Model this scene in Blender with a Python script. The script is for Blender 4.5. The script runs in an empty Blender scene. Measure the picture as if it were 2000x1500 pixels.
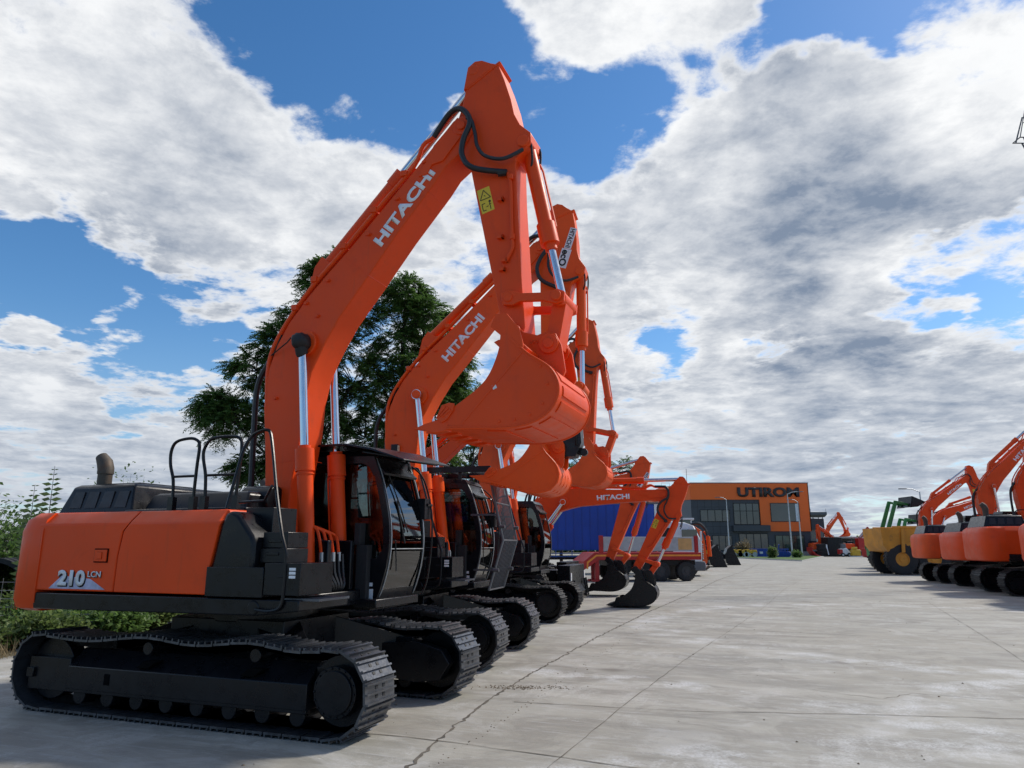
import bpy, bmesh, math, random
import numpy as np
from mathutils import Vector, Matrix
R = math.radians
SC = bpy.context.scene
COL = SC.collection
# ------------------------------------------------------------------ camera
CAM_H = 1.69
FPX = 1400.0
PITCH = math.atan(316 / FPX)
cd = bpy.data.cameras.new("camera")
cam = bpy.data.objects.new("camera", cd)
COL.objects.link(cam)
cam.location = (0, 0, CAM_H)
cam.rotation_euler = (R(90) + PITCH, 0, 0)
cd.sensor_width = 36
cd.lens = 36 * FPX / 2000
cd.clip_start = 0.05
cd.clip_end = 6000
SC.camera = cam
SC.view_settings.view_transform = 'Standard'
SC.view_settings.look = 'None'
SC.view_settings.exposure = 0.15
SC.view_settings.gamma = 1.0


def ray(u, v):
    a = (u - 1000) / FPX
    b = (750 - v) / FPX
    d = Vector((a, math.cos(PITCH) - b * math.sin(PITCH), math.sin(PITCH) + b * math.cos(PITCH)))
    return d.normalized()


# ------------------------------------------------------------------ sun + sky
SUN_AZ, SUN_EL = 62.0, 43.0          # azimuth right of +Y, elevation
sd = Vector((math.sin(R(SUN_AZ)) * math.cos(R(SUN_EL)), math.cos(R(SUN_AZ)) * math.cos(R(SUN_EL)), math.sin(R(SUN_EL))))
sl = bpy.data.lights.new("sun", 'SUN')
sl.energy = 3.3
sl.angle = R(5.0)
sl.color = (1.0, 0.93, 0.83)
so = bpy.data.objects.new("sun", sl)
COL.objects.link(so)
so.rotation_euler = (-sd).to_track_quat('-Z', 'Y').to_euler()
so.location = sd * 60

W = bpy.data.worlds.new("World")
SC.world = W
W.use_nodes = True
nt = W.node_tree
nt.nodes.clear()


class NT:
    """tiny node-building helper"""
    def __init__(s, tree): s.t = tree

    def n(s, typ, **kw):
        nd = s.t.nodes.new(typ)
        for k, v in kw.items(): setattr(nd, k, v)
        return nd

    def l(s, a, b): s.t.links.new(a, b)

    def put(s, sock, v):
        if hasattr(v, 'default_value') or hasattr(v, 'is_linked'): s.l(v, sock)
        else: sock.default_value = v

    def m(s, op, a, b=None, c=None, clamp=False):
        nd = s.n('ShaderNodeMath', operation=op, use_clamp=clamp)
        s.put(nd.inputs[0], a)
        if b is not None: s.put(nd.inputs[1], b)
        if c is not None: s.put(nd.inputs[2], c)
        return nd.outputs[0]

    def vm(s, op, a, b=None):
        nd = s.n('ShaderNodeVectorMath', operation=op)
        s.put(nd.inputs[0], a)
        if b is not None: s.put(nd.inputs[1], b)
        return nd.outputs['Value'] if op in ('DOT_PRODUCT', 'LENGTH') else nd.outputs[0]

    def ss(s, x, lo, hi, a=0.0, b=1.0, kind='SMOOTHSTEP'):
        nd = s.n('ShaderNodeMapRange', interpolation_type=kind)
        s.put(nd.inputs['Value'], x)
        nd.inputs['From Min'].default_value = lo
        nd.inputs['From Max'].default_value = hi
        nd.inputs['To Min'].default_value = a
        nd.inputs['To Max'].default_value = b
        return nd.outputs[0]

    def noise(s, vec, scale, detail=6, rough=.55, dist=0.0, lac=2.0):
        nd = s.n('ShaderNodeTexNoise')
        s.put(nd.inputs['Vector'], vec)
        nd.inputs['Scale'].default_value = scale
        nd.inputs['Detail'].default_value = detail
        nd.inputs['Roughness'].default_value = rough
        nd.inputs['Lacunarity'].default_value = lac
        nd.inputs['Distortion'].default_value = dist
        return nd.outputs[0]

    def mix(s, f, a, b):
        nd = s.n('ShaderNodeMix', data_type='RGBA')
        s.put(nd.inputs[0], f)
        s.put(nd.inputs[6], a)
        s.put(nd.inputs[7], b)
        return nd.outputs[2]


g = NT(nt)
out = g.n('ShaderNodeOutputWorld')
bg = g.n('ShaderNodeBackground')
bg.inputs['Strength'].default_value = 0.1
g.l(bg.outputs[0], out.inputs[0])
sky = g.n('ShaderNodeTexSky', sky_type='NISHITA')
sky.sun_disc = False
sky.sun_elevation = R(SUN_EL)
sky.sun_rotation = R(SUN_AZ)
sky.air_density = 1.0
sky.dust_density = 0.3
sky.ozone_density = 3.0
tc = g.n('ShaderNodeTexCoord')
D = tc.outputs['Generated']
sep = g.n('ShaderNodeSeparateXYZ')
g.l(D, sep.inputs[0])
dz = g.m('MAXIMUM', sep.outputs[2], 0.0)
den = g.m('ADD', dz, 0.13)
px = g.m('DIVIDE', sep.outputs[0], den)
py = g.m('DIVIDE', sep.outputs[1], den)
cmb = g.n('ShaderNodeCombineXYZ')
g.l(px, cmb.inputs[0]); g.l(py, cmb.inputs[1])
P2 = cmb.outputs[0]
# (u, v, radius deg, weight) : cloud banks (+) and blue gaps (-), as directions in the sky
spots = [
    (430, 330, 13, .22), (150, 250, 13, .2), (820, 330, 7, .2), (60, 100, 9, .15), (600, 420, 8, .2), (1150, 90, 7, .17), (1350, 60, 6, .15), (1000, 20, 4, .1),
    (1300, 420, 10, .25), (1550, 300, 11, .28), (1850, 180, 9, .25), (1750, 420, 11, .24), (1450, 650, 12, .18), (1850, 720, 10, .18), (1700, 900, 12, .16), (1350, 880, 9, .18),
    (200, 870, 10, .26), (450, 900, 8, .22), (1000, 650, 9, .18), (60, 760, 5, .14), (300, 670, 3.4, .2), (40, 650, 3, .16), (120, 740, 4, .14), (450, 600, 3, .18), (20, 580, 2.5, .1),
    (670, 150, 6.5, -.38), (740, 200, 4, -.2), (850, 70, 6, -.36), (370, 30, 3.5, -.2), (560, 90, 4, -.2), (620, 10, 5, -.2), (940, 130, 4, -.26), (1100, 240, 3.6, -.36), (1190, 250, 3.4, -.3),
    (1300, 190, 2.8, -.26), (1400, 160, 2.8, -.3), (1500, 110, 3.0, -.34), (1650, 30, 3.2, -.36), (1110, 320, 2.4, -.2), (1560, 60, 3, -.25), (1760, 0, 3, -.25),
    (60, 530, 4.2, -.5), (200, 580, 5, -.45), (370, 600, 4.2, -.42), (330, 740, 3.8, -.42), (520, 600, 3, -.2), (240, 830, 2.6, -.15), (60, 640, 3, -.15), (200, 740, 2, -.12), (100, 670, 2.0, -.12), (430, 660, 2.6, -.25), (500, 520, 2.5, -.12), (30, 620, 2, -.2),
    (1960, 510, 3.0, -.4), (1750, 570, 2.6, -.36), (1300, 690, 2.2, -.3), (1520, 690, 2.2, -.34), (1830, 520, 2, -.25), (1130, 480, 1.5, -.15), (1600, 870, 1.5, -.2), (1400, 900, 1.4, -.15), (480, 770, 2.5, -.15),
]
nzc = g.n('ShaderNodeTexNoise'); g.l(P2, nzc.inputs['Vector']); nzc.inputs['Scale'].default_value = 2.6; nzc.inputs['Detail'].default_value = 5; nzc.inputs['Roughness'].default_value = .6
DW = g.vm('NORMALIZE', g.vm('ADD', D, g.vm('MULTIPLY', g.vm('SUBTRACT', nzc.outputs[1], (.5, .5, .5)), (.22, .22, .22))))
bias = None
for (u, v, rad, w) in spots:
    d = ray(u, v)
    dp = g.vm('DOT_PRODUCT', DW, tuple(d))
    s_ = g.ss(dp, math.cos(R(rad * 1.35)), 1.0, 0.0, w)
    bias = s_ if bias is None else g.m('ADD', bias, s_)
n1 = g.noise(P2, 1.7, 10, .60, .25)
n2 = g.noise(P2, 5.6, 9, .66, .2)
n0 = g.noise(P2, 0.8, 4, .5, .2)
n5 = g.noise(P2, 3.1, 7, .58, .6)
nn = g.m('ADD', g.m('ADD', g.m('MULTIPLY', n1, .9), g.m('ADD', g.m('MULTIPLY', n2, .85), g.m('MULTIPLY', g.m('SUBTRACT', n5, .5), .75))), g.m('MULTIPLY', n0, .3))
back = g.ss(sep.outputs[1], -.6, .1, -.1, 0.0)
dens = g.m('ADD', g.m('ADD', nn, g.m('MULTIPLY', bias, .74)), g.m('SUBTRACT', back, .475))
cov = g.ss(dens, 0.47, 0.70)
# shade: thick parts are grey, thin lit rims are white
n3 = g.noise(P2, 2.0, 8, .56, .45)
n4 = g.noise(P2, 8.5, 7, .65, .15)
thick = g.m('ADD', g.m('MULTIPLY', nn, .75), g.m('ADD', g.m('MULTIPLY', n3, 1.6), g.m('MULTIPLY', n4, .55)))
grey_spots = None
for (u, v, rad, w) in [(1450, 330, 10, .22), (1700, 430, 9, .2), (1250, 420, 7, .12), (1800, 300, 7, .1), (1800, 680, 5, .3), (1600, 690, 5, .22), (1500, 800, 10, .1), (1900, 850, 8, .12), (250, 480, 7, .16), (560, 330, 5, .1), (250, 250, 7, .05),
                       (430, 200, 8, -.1), (1930, 190, 5, -.45), (1230, 280, 4, -.25), (1150, 60, 9, -.25), (1850, 60, 5, -.2), (760, 290, 5, -.15), (1150, 560, 7, .14), (1950, 620, 5, -.2), (350, 870, 10, .05), (1700, 540, 3, -.2)]:
    d = ray(u, v)
    dp = g.vm('DOT_PRODUCT', D, tuple(d))
    s_ = g.ss(dp, math.cos(R(rad * 1.35)), 1.0, 0.0, w)
    grey_spots = s_ if grey_spots is None else g.m('ADD', grey_spots, s_)
shade = g.ss(g.m('ADD', g.m('ADD', thick, g.m('MULTIPLY', g.m('SUBTRACT', n5, .5), 1.0)), g.m('MULTIPLY', grey_spots, .8)), 1.40, 2.75, 0, 1.1, 'LINEAR')
rim = g.ss(dens, .52, .82)                       # sunlit thin edges stay white
puff = g.ss(n4, .34, .66, -.07, .08)
shade = g.m('ADD', g.m('MULTIPLY', shade, rim), g.m('MULTIPLY', puff, rim), clamp=True)
white = (8.8, 8.9, 9.0, 1)
grey = (2.0, 2.55, 3.5, 1)
ccol = g.mix(shade, white, grey)
# towards the horizon the clouds lose contrast
hz = g.ss(dz, 0.0, 0.30, 1, 0)
ccol = g.mix(g.m('MULTIPLY', hz, .55), ccol, (2.8, 3.5, 4.6, 1))
hs = g.n('ShaderNodeHueSaturation')
hs.inputs['Saturation'].default_value = 1.25
hs.inputs['Value'].default_value = 1.25
g.l(sky.outputs[0], hs.inputs['Color'])
blue = g.mix(g.m('MULTIPLY', hz, .5), hs.outputs[0], (3.0, 4.6, 6.6, 1))
final = g.mix(cov, blue, ccol)
g.l(final, bg.inputs['Color'])

# ------------------------------------------------------------------ materials
MATS = {}


def mat(name, base, rough=.5, metal=0.0, var=.12, vscale=3.0, bump=0.0, bscale=60, spec=.5, coat=0.0, dirt=None, dirt_amt=.0):
    m = bpy.data.materials.new(name)
    m.use_nodes = True
    t = NT(m.node_tree)
    b = m.node_tree.nodes['Principled BSDF']
    tcn = t.n('ShaderNodeTexCoord')
    o = tcn.outputs['Object']
    nz = t.noise(o, vscale, 6, .6)
    lo = tuple(c * (1 - var) for c in base) + (1,)
    hi = tuple(min(1, c * (1 + var)) for c in base) + (1,)
    c = t.mix(t.ss(nz, .3, .7), lo, hi)
    if dirt:
        nd = t.noise(o, vscale * 2.3, 8, .7, .4)
        c = t.mix(t.m('MULTIPLY', t.ss(nd, .52, .72), dirt_amt), c, tuple(dirt) + (1,))
    if name.startswith('orange_paint'):
        mp = t.n('ShaderNodeMapping'); mp.inputs['Scale'].default_value = (7, 7, .7); t.l(o, mp.inputs[0])
        c = t.mix(t.m('MULTIPLY', t.ss(t.noise(mp.outputs[0], 1.6, 7, .65, .3), .55, .78), .28), c, (.34, .075, .03, 1))
        mp = t.n('ShaderNodeMapping'); mp.inputs['Scale'].default_value = (1, 6, 9); mp.inputs['Rotation'].default_value = (.3, .8, .2); t.l(o, mp.inputs[0])
        c = t.mix(t.m('MULTIPLY', t.ss(t.noise(mp.outputs[0], 6, 4, .7, .5), .66, .74), .3), c, (.85, .25, .12, 1))
    t.l(c, b.inputs['Base Color'])
    rn = t.noise(o, vscale * 4, 4, .6)
    t.l(t.ss(rn, .2, .8, max(0, rough - .08), min(1, rough + .1)), b.inputs['Roughness'])
    b.inputs['Metallic'].default_value = metal
    b.inputs['Specular IOR Level'].default_value = spec
    b.inputs['Coat Weight'].default_value = coat
    b.inputs['Coat Roughness'].default_value = .15
    if bump:
        bp = t.n('ShaderNodeBump')
        bp.inputs['Strength'].default_value = bump
        bp.inputs['Distance'].default_value = .01
        t.l(t.noise(o, bscale, 4, .6), bp.inputs['Height'])
        t.l(bp.outputs[0], b.inputs['Normal'])
    MATS[name] = m
    return m


ORANGE = mat('orange_paint', (.80, .073, .008), .42, var=.05, vscale=1.4, bump=.04, bscale=14, dirt=(.48, .05, .015), dirt_amt=.25, spec=.25)
ORANGE2 = mat('orange_paint_bright', (.84, .095, .008), .4, var=.05, vscale=1.3, bump=.04, bscale=14, dirt=(.5, .07, .02), dirt_amt=.25, spec=.25)
ORANGE3 = mat('orange_paint_weathered', (.78, .10, .02), .5, var=.1, vscale=1.6, bump=.05, bscale=14, dirt=(.42, .09, .04), dirt_amt=.4, spec=.25)
RED = mat('red_paint', (.42, .014, .012), .45, var=.12, vscale=1.5, dirt=(.15, .03, .02), dirt_amt=.3)
BLACK = mat('black_paint', (.0055, .0062, .0085), .30, var=.2, vscale=2, bump=.05, bscale=25, spec=.32, dirt=(.012, .0115, .011), dirt_amt=.3)
HOLE = mat('dark_hole', (.0015, .0015, .002), .9, spec=.1)
BLACKM = mat('black_matte', (.009, .0095, .011), .6, var=.2, vscale=2.5, bump=.06, bscale=40)
TRACK2 = mat('track_steel_dull', (.014, .0145, .016), .6, metal=.1, var=.3, vscale=5)
GUARD = mat('guard_steel', (.12, .125, .14), .4, metal=.5)
TRACK = mat('track_steel', (.095, .1, .112), .33, metal=.7, var=.3, vscale=5, bump=.15, bscale=40, dirt=(.10, .085, .068), dirt_amt=.6)
RUBBER = mat('rubber', (.016, .016, .017), .7, var=.2, vscale=6, dirt=(.07, .06, .05), dirt_amt=.4)
HOSE = mat('hose_rubber', (.014, .015, .018), .45, var=.1)
CHROME = mat('chrome', (.62, .64, .67), .14, metal=1.0, var=.05)
STEEL = mat('galvanised_steel', (.42, .44, .46), .45, metal=.6, var=.12, dirt=(.2, .17, .14), dirt_amt=.2)
GREYM = mat('grey_panel', (.12, .125, .135), .5, var=.1)
WHITE = mat('white_paint', (.72, .73, .74), .42, var=.05, dirt=(.4, .38, .34), dirt_amt=.2)
SILVER = mat('silver_letter', (.82, .84, .87), .5, var=.04)
YEL = mat('yellow_sticker', (.72, .5, .03), .5, var=.05)
YELP = mat('yellow_paint', (.55, .33, .02), .5, var=.1)
TAN = mat('dump_yellow', (.6, .25, .022), .55, var=.18, vscale=1.2, dirt=(.2, .1, .04), dirt_amt=.55)
GREEN = mat('green_paint', (.03, .2, .045), .45, var=.1)
BLUECUR = mat('blue_curtain', (.008, .055, .36), .5, var=.12, vscale=.8, bump=.3, bscale=1.5)
BLUE = mat('blue_paint', (.012, .05, .3), .5, var=.1)
RUST = mat('exhaust_steel', (.09, .075, .06), .6, metal=.5, var=.25, dirt=(.12, .06, .03), dirt_amt=.5)
SEAT = mat('seat_fabric', (.02, .021, .023), .85, var=.1)
DRIM = mat('dark_rim', (.035, .035, .038), .5)
WOOD = mat('pale_post', (.6, .6, .58), .7, var=.1)
REDNET = mat('red_net', (.35, .07, .045), .7, var=.2)


def glass_mat(name, tint, ior=1.45, spec_rough=.02, dark=.55):
    m = bpy.data.materials.new(name)
    m.use_nodes = True
    t = NT(m.node_tree)
    m.node_tree.nodes.clear()
    o = t.n('ShaderNodeOutputMaterial')
    tr = t.n('ShaderNodeBsdfTransparent')
    tr.inputs[0].default_value = tuple(tint) + (1,)
    gl = t.n('ShaderNodeBsdfGlossy')
    gl.inputs['Roughness'].default_value = spec_rough
    fr = t.n('ShaderNodeFresnel')
    fr.inputs[0].default_value = ior
    f = t.m('ADD', t.m('MULTIPLY', fr.outputs[0], 1.3), .04, clamp=True)
    mx = t.n('ShaderNodeMixShader')
    t.l(f, mx.inputs[0]); t.l(tr.outputs[0], mx.inputs[1]); t.l(gl.outputs[0], mx.inputs[2])
    t.l(mx.outputs[0], o.inputs[0])
    return m


GLASS = glass_mat('cab_glass', (.42, .47, .47))
GLASSF = glass_mat('windscreen_glass', (.38, .44, .45), ior=1.7)
BGLASS = mat('building_glass', (.03, .036, .045), .06, var=.25, vscale=.35, spec=1.0)
BGLASS2 = mat('green_curtained_glass', (.035, .06, .045), .12, var=.6, vscale=.8, spec=.8)


# ------------------------------------------------------------------ mesh helpers
class MB:
    def __init__(s): s.v = []; s.f = []; s.mi = []; s.cur = 0

    def add(s, vs, fs):
        o = len(s.v)
        s.v += [tuple(x) for x in vs]
        s.f += [tuple(i + o for i in f) for f in fs]
        s.mi += [s.cur] * len(fs)
        return s

    def box(s, a, b):
        x0, x1 = sorted((a[0], b[0])); y0, y1 = sorted((a[1], b[1])); z0, z1 = sorted((a[2], b[2]))
        return s.add([(x0, y0, z0), (x1, y0, z0), (x1, y1, z0), (x0, y1, z0), (x0, y0, z1), (x1, y0, z1), (x1, y1, z1), (x0, y1, z1)],
                     [(0, 3, 2, 1), (4, 5, 6, 7), (0, 1, 5, 4), (1, 2, 6, 5), (2, 3, 7, 6), (3, 0, 4, 7)])

    def obox(s, c, ax, ay, az):
        """box from centre and three half-axis vectors"""
        c = Vector(c); ax = Vector(ax); ay = Vector(ay); az = Vector(az)
        vs = [c + ax * i + ay * j + az * k for k in (-1, 1) for (i, j) in ((-1, -1), (1, -1), (1, 1), (-1, 1))]
        fl = [(0, 3, 2, 1), (4, 5, 6, 7), (0, 1, 5, 4), (1, 2, 6, 5), (2, 3, 7, 6), (3, 0, 4, 7)]
        if ax.cross(ay).dot(az) < 0: fl = [f[::-1] for f in fl]
        return s.add(vs, fl)

    def bar(s, p, q, w, h=None, up=(0, 0, 1)):
        p = Vector(p); q = Vector(q); d = (q - p)
        L = d.length
        if L < 1e-6: return s
        d /= L
        u = Vector(up)
        if abs(u.dot(d)) > .98: u = Vector((1, 0, 0))
        sx = d.cross(u).normalized(); uu = sx.cross(d)
        h = w if h is None else h
        return s.obox((p + q) / 2, d * L / 2, sx * w / 2, uu * h / 2)

    def prism(s, pts, y0, y1, axis='y'):
        """polygon extruded. axis y: pts=(x,z); axis x: pts=(y,z); axis z: pts=(x,y)"""
        n = len(pts)
        A = sum(pts[i][0] * pts[(i + 1) % n][1] - pts[(i + 1) % n][0] * pts[i][1] for i in range(n))
        if A < 0: pts = pts[::-1]
        lo, hi = min(y0, y1), max(y0, y1)
        if axis == 'y':
            f0 = [(x, lo, z) for x, z in pts]; f1 = [(x, hi, z) for x, z in pts]
        elif axis == 'x':
            f0 = [(hi, y, z) for y, z in pts]; f1 = [(lo, y, z) for y, z in pts]
        else:
            f0 = [(x, y, hi) for x, y in pts]; f1 = [(x, y, lo) for x, y in pts]
        fs = [tuple(range(n)), tuple(range(2 * n - 1, n - 1, -1))]
        for i in range(n):
            j = (i + 1) % n
            fs.append((i, n + i, n + j, j))
        return s.add(f0 + f1, fs)

    def loft(s, rings, cap=True, closed=True):
        n = len(rings[0])
        vs = [p for r in rings for p in r]
        fs = []
        for k in range(len(rings) - 1):
            for i in range(n if closed else n - 1):
                j = (i + 1) % n
                fs.append((k * n + i, k * n + j, (k + 1) * n + j, (k + 1) * n + i))
        if cap:
            fs.append(tuple(range(n - 1, -1, -1)))
            o = (len(rings) - 1) * n
            fs.append(tuple(o + i for i in range(n)))
        return s.add(vs, fs)

    def tube(s, path, r, seg=8, closed=False):
        path = [Vector(p) for p in path]
        n = len(path)
        rs = r if isinstance(r, (list, tuple)) else [r] * n
        rings = []
        prev = None
        for i in range(n):
            a = path[(i - 1) % n] if (closed or i > 0) else path[i]
            b = path[(i + 1) % n] if (closed or i < n - 1) else path[i]
            t = (b - a)
            if t.length < 1e-9: t = Vector((0, 0, 1))
            t.normalize()
            if prev is None:
                u = Vector((0, 0, 1)) if abs(t.z) < .9 else Vector((1, 0, 0))
                u = (u - t * u.dot(t)).normalized()
            else:
                u = (prev - t * prev.dot(t)).normalized()
            prev = u
            w = t.cross(u)
            rings.append([tuple(path[i] + (u * math.cos(2 * math.pi * k / seg) + w * math.sin(2 * math.pi * k / seg)) * rs[i]) for k in range(seg)])
        if closed:
            rings.append(rings[0])
            return s.loft(rings, cap=False)
        return s.loft(rings)

    def cyl(s, p, q, r, seg=16, r2=None):
        return s.tube([p, q], [r, r if r2 is None else r2], seg)

    def strip(s, path, y0, y1, th):
        """thick curved plate: path of (x,z), extruded y0..y1, thickness th to the left of travel"""
        n = len(path)
        off = []
        for i in range(n):
            a = Vector(path[max(0, i - 1)]); b = Vector(path[min(n - 1, i + 1)])
            t = (b - a).normalized()
            nrm = Vector((-t.y, t.x))
            off.append((path[i][0] + nrm.x * th, path[i][1] + nrm.y * th))
        rings = []
        for (a, b) in zip(path, off):
            rings.append([(a[0], y0, a[1]), (a[0], y1, a[1]), (b[0], y1, b[1]), (b[0], y0, b[1])])
        return s.loft(rings)

    def mesh(s, name, mats, smooth=None):
        me = bpy.data.meshes.new(name)
        me.from_pydata(s.v, [], s.f)
        for m in (mats if isinstance(mats, (list, tuple)) else [mats]): me.materials.append(m)
        if max(s.mi or [0]) > 0: me.polygons.foreach_set('material_index', s.mi)
        me.validate()
        bm = bmesh.new(); bm.from_mesh(me)
        bmesh.ops.recalc_face_normals(bm, faces=bm.faces)
        bm.to_mesh(me); bm.free()
        if smooth:
            me.polygons.foreach_set('use_smooth', [True] * len(me.polygons))
            me.set_sharp_from_angle(angle=R(smooth))
        me.update()
        return me


def link(name, data, parent=None, loc=None, rotz=None, bevel=0):
    o = bpy.data.objects.new(name, data)
    COL.objects.link(o)
    if parent: o.parent = parent
    if loc: o.location = loc
    if rotz is not None: o.rotation_euler = (0, 0, rotz)
    if bevel:
        b = o.modifiers.new('bevel', 'BEVEL')
        b.width = bevel; b.segments = 2; b.limit_method = 'ANGLE'; b.angle_limit = R(35)
        b.harden_normals = False
    return o


def obj(name, mb, mats, parent=None, smooth=35, bevel=0, **kw):
    return link(name, mb.mesh(name, mats, smooth), parent, bevel=bevel, **kw)


def tag(o, label, cat, group=None):
    o['label'] = label; o['category'] = cat
    if group: o['group'] = group
    return o


def thing(name, label, cat, loc=(0, 0, 0), rotz=0, group=None):
    o = bpy.data.objects.new(name, None)
    COL.objects.link(o)
    o.empty_display_size = .3
    o.location = loc; o.rotation_euler = (0, 0, rotz)
    return tag(o, label, cat, group)


def struct(name, mb, mats, smooth=None):
    o = obj(name, mb, mats, None, smooth)
    o['kind'] = 'structure'
    return o


def text_mesh(name, s, P, d, up, length, height, m, depth=.004, bold=.0, parent=None, shear=0.0):
    """lettering laid on a plane: P lower-left corner, d reading direction, up letter-up direction"""
    cu = bpy.data.curves.new(name, 'FONT')
    cu.body = s; cu.offset = bold; cu.resolution_u = 3; cu.shear = shear
    ob = bpy.data.objects.new(name, cu)
    COL.objects.link(ob)
    dg = bpy.context.evaluated_depsgraph_get()
    me = bpy.data.meshes.new_from_object(ob.evaluated_get(dg))
    bpy.data.objects.remove(ob); bpy.data.curves.remove(cu)
    n = len(me.vertices)
    co = np.empty(n * 3); me.vertices.foreach_get('co', co); co = co.reshape(-1, 3)
    mn, mx = co.min(0), co.max(0)
    fx = (co[:, 0] - mn[0]) / (mx[0] - mn[0]) * length
    fy = (co[:, 1] - mn[1]) / (mx[1] - mn[1]) * height
    P = np.array(P); d = np.array(Vector(d).normalized()); up = np.array(Vector(up).normalized())
    nrm = np.cross(d, up)
    w = P + fx[:, None] * d + fy[:, None] * up + nrm * .0
    me.vertices.foreach_set('co', w.ravel()); me.update()
    bm = bmesh.new(); bm.from_mesh(me)
    r_ = bmesh.ops.extrude_face_region(bm, geom=bm.faces[:])
    vs = [e for e in r_['geom'] if isinstance(e, bmesh.types.BMVert)]
    bmesh.ops.translate(bm, verts=vs, vec=Vector(nrm) * depth)
    bmesh.ops.recalc_face_normals(bm, faces=bm.faces)
    bm.to_mesh(me); bm.free()
    me.materials.clear(); me.materials.append(m)
    return link(name, me, parent)


def sim(p0, p1, q0, q1):
    """2D similarity taking p0->q0 and p1->q1"""
    a = complex(*p1) - complex(*p0); b = complex(*q1) - complex(*q0)
    k = b / a
    def f(p):
        z = complex(*q0) + (complex(p[0], p[1]) - complex(*p0)) * k
        return (z.real, z.imag)
    f.k = abs(k)
    return f


# ------------------------------------------------------------------ canonical excavator outline (metres, side view x forward z up)
cF, cT, cP, cQ, cK, cL = (.28, 1.5), (2.50, 6.45), (3.12, 3.89), (3.53, 3.72), (3.63, 4.22), (3.09, 4.27)
cR = (.52, 4.03)
BOOM = [(.16, 1.45), (.09, 1.87), (.03, 2.66), (-.05, 3.3), (-.05, 3.5), (-.02, 3.77), (.08, 4.06), (.23, 4.32), (.48, 4.62), (.71, 4.85), (1.07, 5.19),
        (1.88, 6.02), (2.12, 6.28), (2.38, 6.56), (2.48, 6.6), (2.58, 6.58), (2.63, 6.47), (2.6, 6.34), (2.46, 6.12), (2.30, 6.0), (2.17, 5.82), (1.71, 5.28), (1.26, 4.7),
        (.94, 4.3), (.76, 4.0), (.6, 3.68), (.53, 3.35), (.51, 2.97), (.42, 2.4), (.4, 1.87), (.4, 1.45)]
ARM = [(2.59, 7.25), (2.64, 7.29), (2.72, 7.29), (2.93, 7.2), (3.01, 6.97), (3.09, 6.7), (3.13, 6.5), (3.2, 6.35), (3.33, 6.22), (3.33, 6.1), (3.27, 6.03), (3.15, 5.93), (3.16, 5.5), (3.22, 4.4),
       (3.25, 3.95), (3.22, 3.83), (3.12, 3.78), (3.03, 3.83), (2.99, 4.0), (2.88, 4.53), (2.60, 5.9), (2.38, 6.38), (2.41, 6.55), (2.48, 6.75), (2.54, 7.1)]
BKT_PLATE = [(3.02, 3.86), (3.13, 3.76), (3.10, 3.57), (2.97, 3.31), (2.71, 3.11), (2.47, 2.98), (2.40, 2.87), (2.88, 2.84), (3.19, 2.825), (3.44, 2.86), (3.62, 2.95), (3.71, 3.1),
             (3.71, 3.23), (3.62, 3.38), (3.38, 3.54), (3.37, 3.66), (3.33, 3.81), (3.2, 3.98), (3.08, 3.99)]
BKT_SHELL = [(2.42, 2.845), (2.88, 2.825), (3.19, 2.81), (3.45, 2.845), (3.635, 2.94), (3.725, 3.09), (3.725, 3.24), (3.635, 3.39), (3.4, 3.56), (3.24, 3.74)]
BKT_EARS = [(3.0, 3.9), (3.06, 4.0), (3.15, 4.0), (3.25, 3.88), (3.4, 3.83), (3.5, 3.86), (3.6, 3.83), (3.66, 3.7), (3.7, 3.42), (3.66, 3.34), (3.4, 3.5), (3.2, 3.7), (3.02, 3.82)]
def catmull(pts, n=5):
    out = []
    P = [pts[0]] + list(pts) + [pts[-1]]
    for i in range(1, len(P) - 2):
        for k in range(n):
            t = k / n
            out.append(tuple(.5 * ((2 * b) + (-a + c) * t + (2 * a - 5 * b + 4 * c - d) * t * t + (-a + 3 * b - 3 * c + d) * t ** 3)
                             for a, b, c, d in zip(P[i - 1], P[i], P[i + 1], P[i + 2])))
    out.append(tuple(pts[-1]))
    return out


BKT_FINE = catmull(BKT_SHELL, 6)
BKT_PLATE = [BKT_PLATE[0]] + catmull(BKT_PLATE[1:6], 4) + catmull(BKT_PLATE[6:15], 5) + BKT_PLATE[15:]
TOPPIPE = [(-.02, 3.3), (-.04, 3.85), (.12, 4.24), (.5, 4.73), (.9, 5.12), (1.4, 5.63), (1.86, 6.08), (1.98, 6.34), (2.12, 6.42), (2.34, 6.66)]
HOSE1 = [(2.12, 6.42), (2.35, 6.63), (2.53, 6.62), (2.64, 6.44), (2.56, 6.22), (2.55, 6.02), (2.69, 5.84), (3.06, 5.76)]
HOSE2 = [(2.45, 6.62), (2.62, 6.5), (2.69, 6.3), (2.72, 6.13), (2.82, 5.98), (3.04, 5.9), (3.24, 6.02)]


CACHE = {}


def part(name, key, fn, mats, parent, smooth=35, bevel=0):
    """child mesh; machines of one kind share the mesh data"""
    if key is None or key not in CACHE:
        mb = fn()
        me = mb.mesh(name, mats, smooth)
        if key is not None: CACHE[key] = me
    else:
        me = CACHE[key]
    return link(name, me, parent, bevel=bevel)


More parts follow.
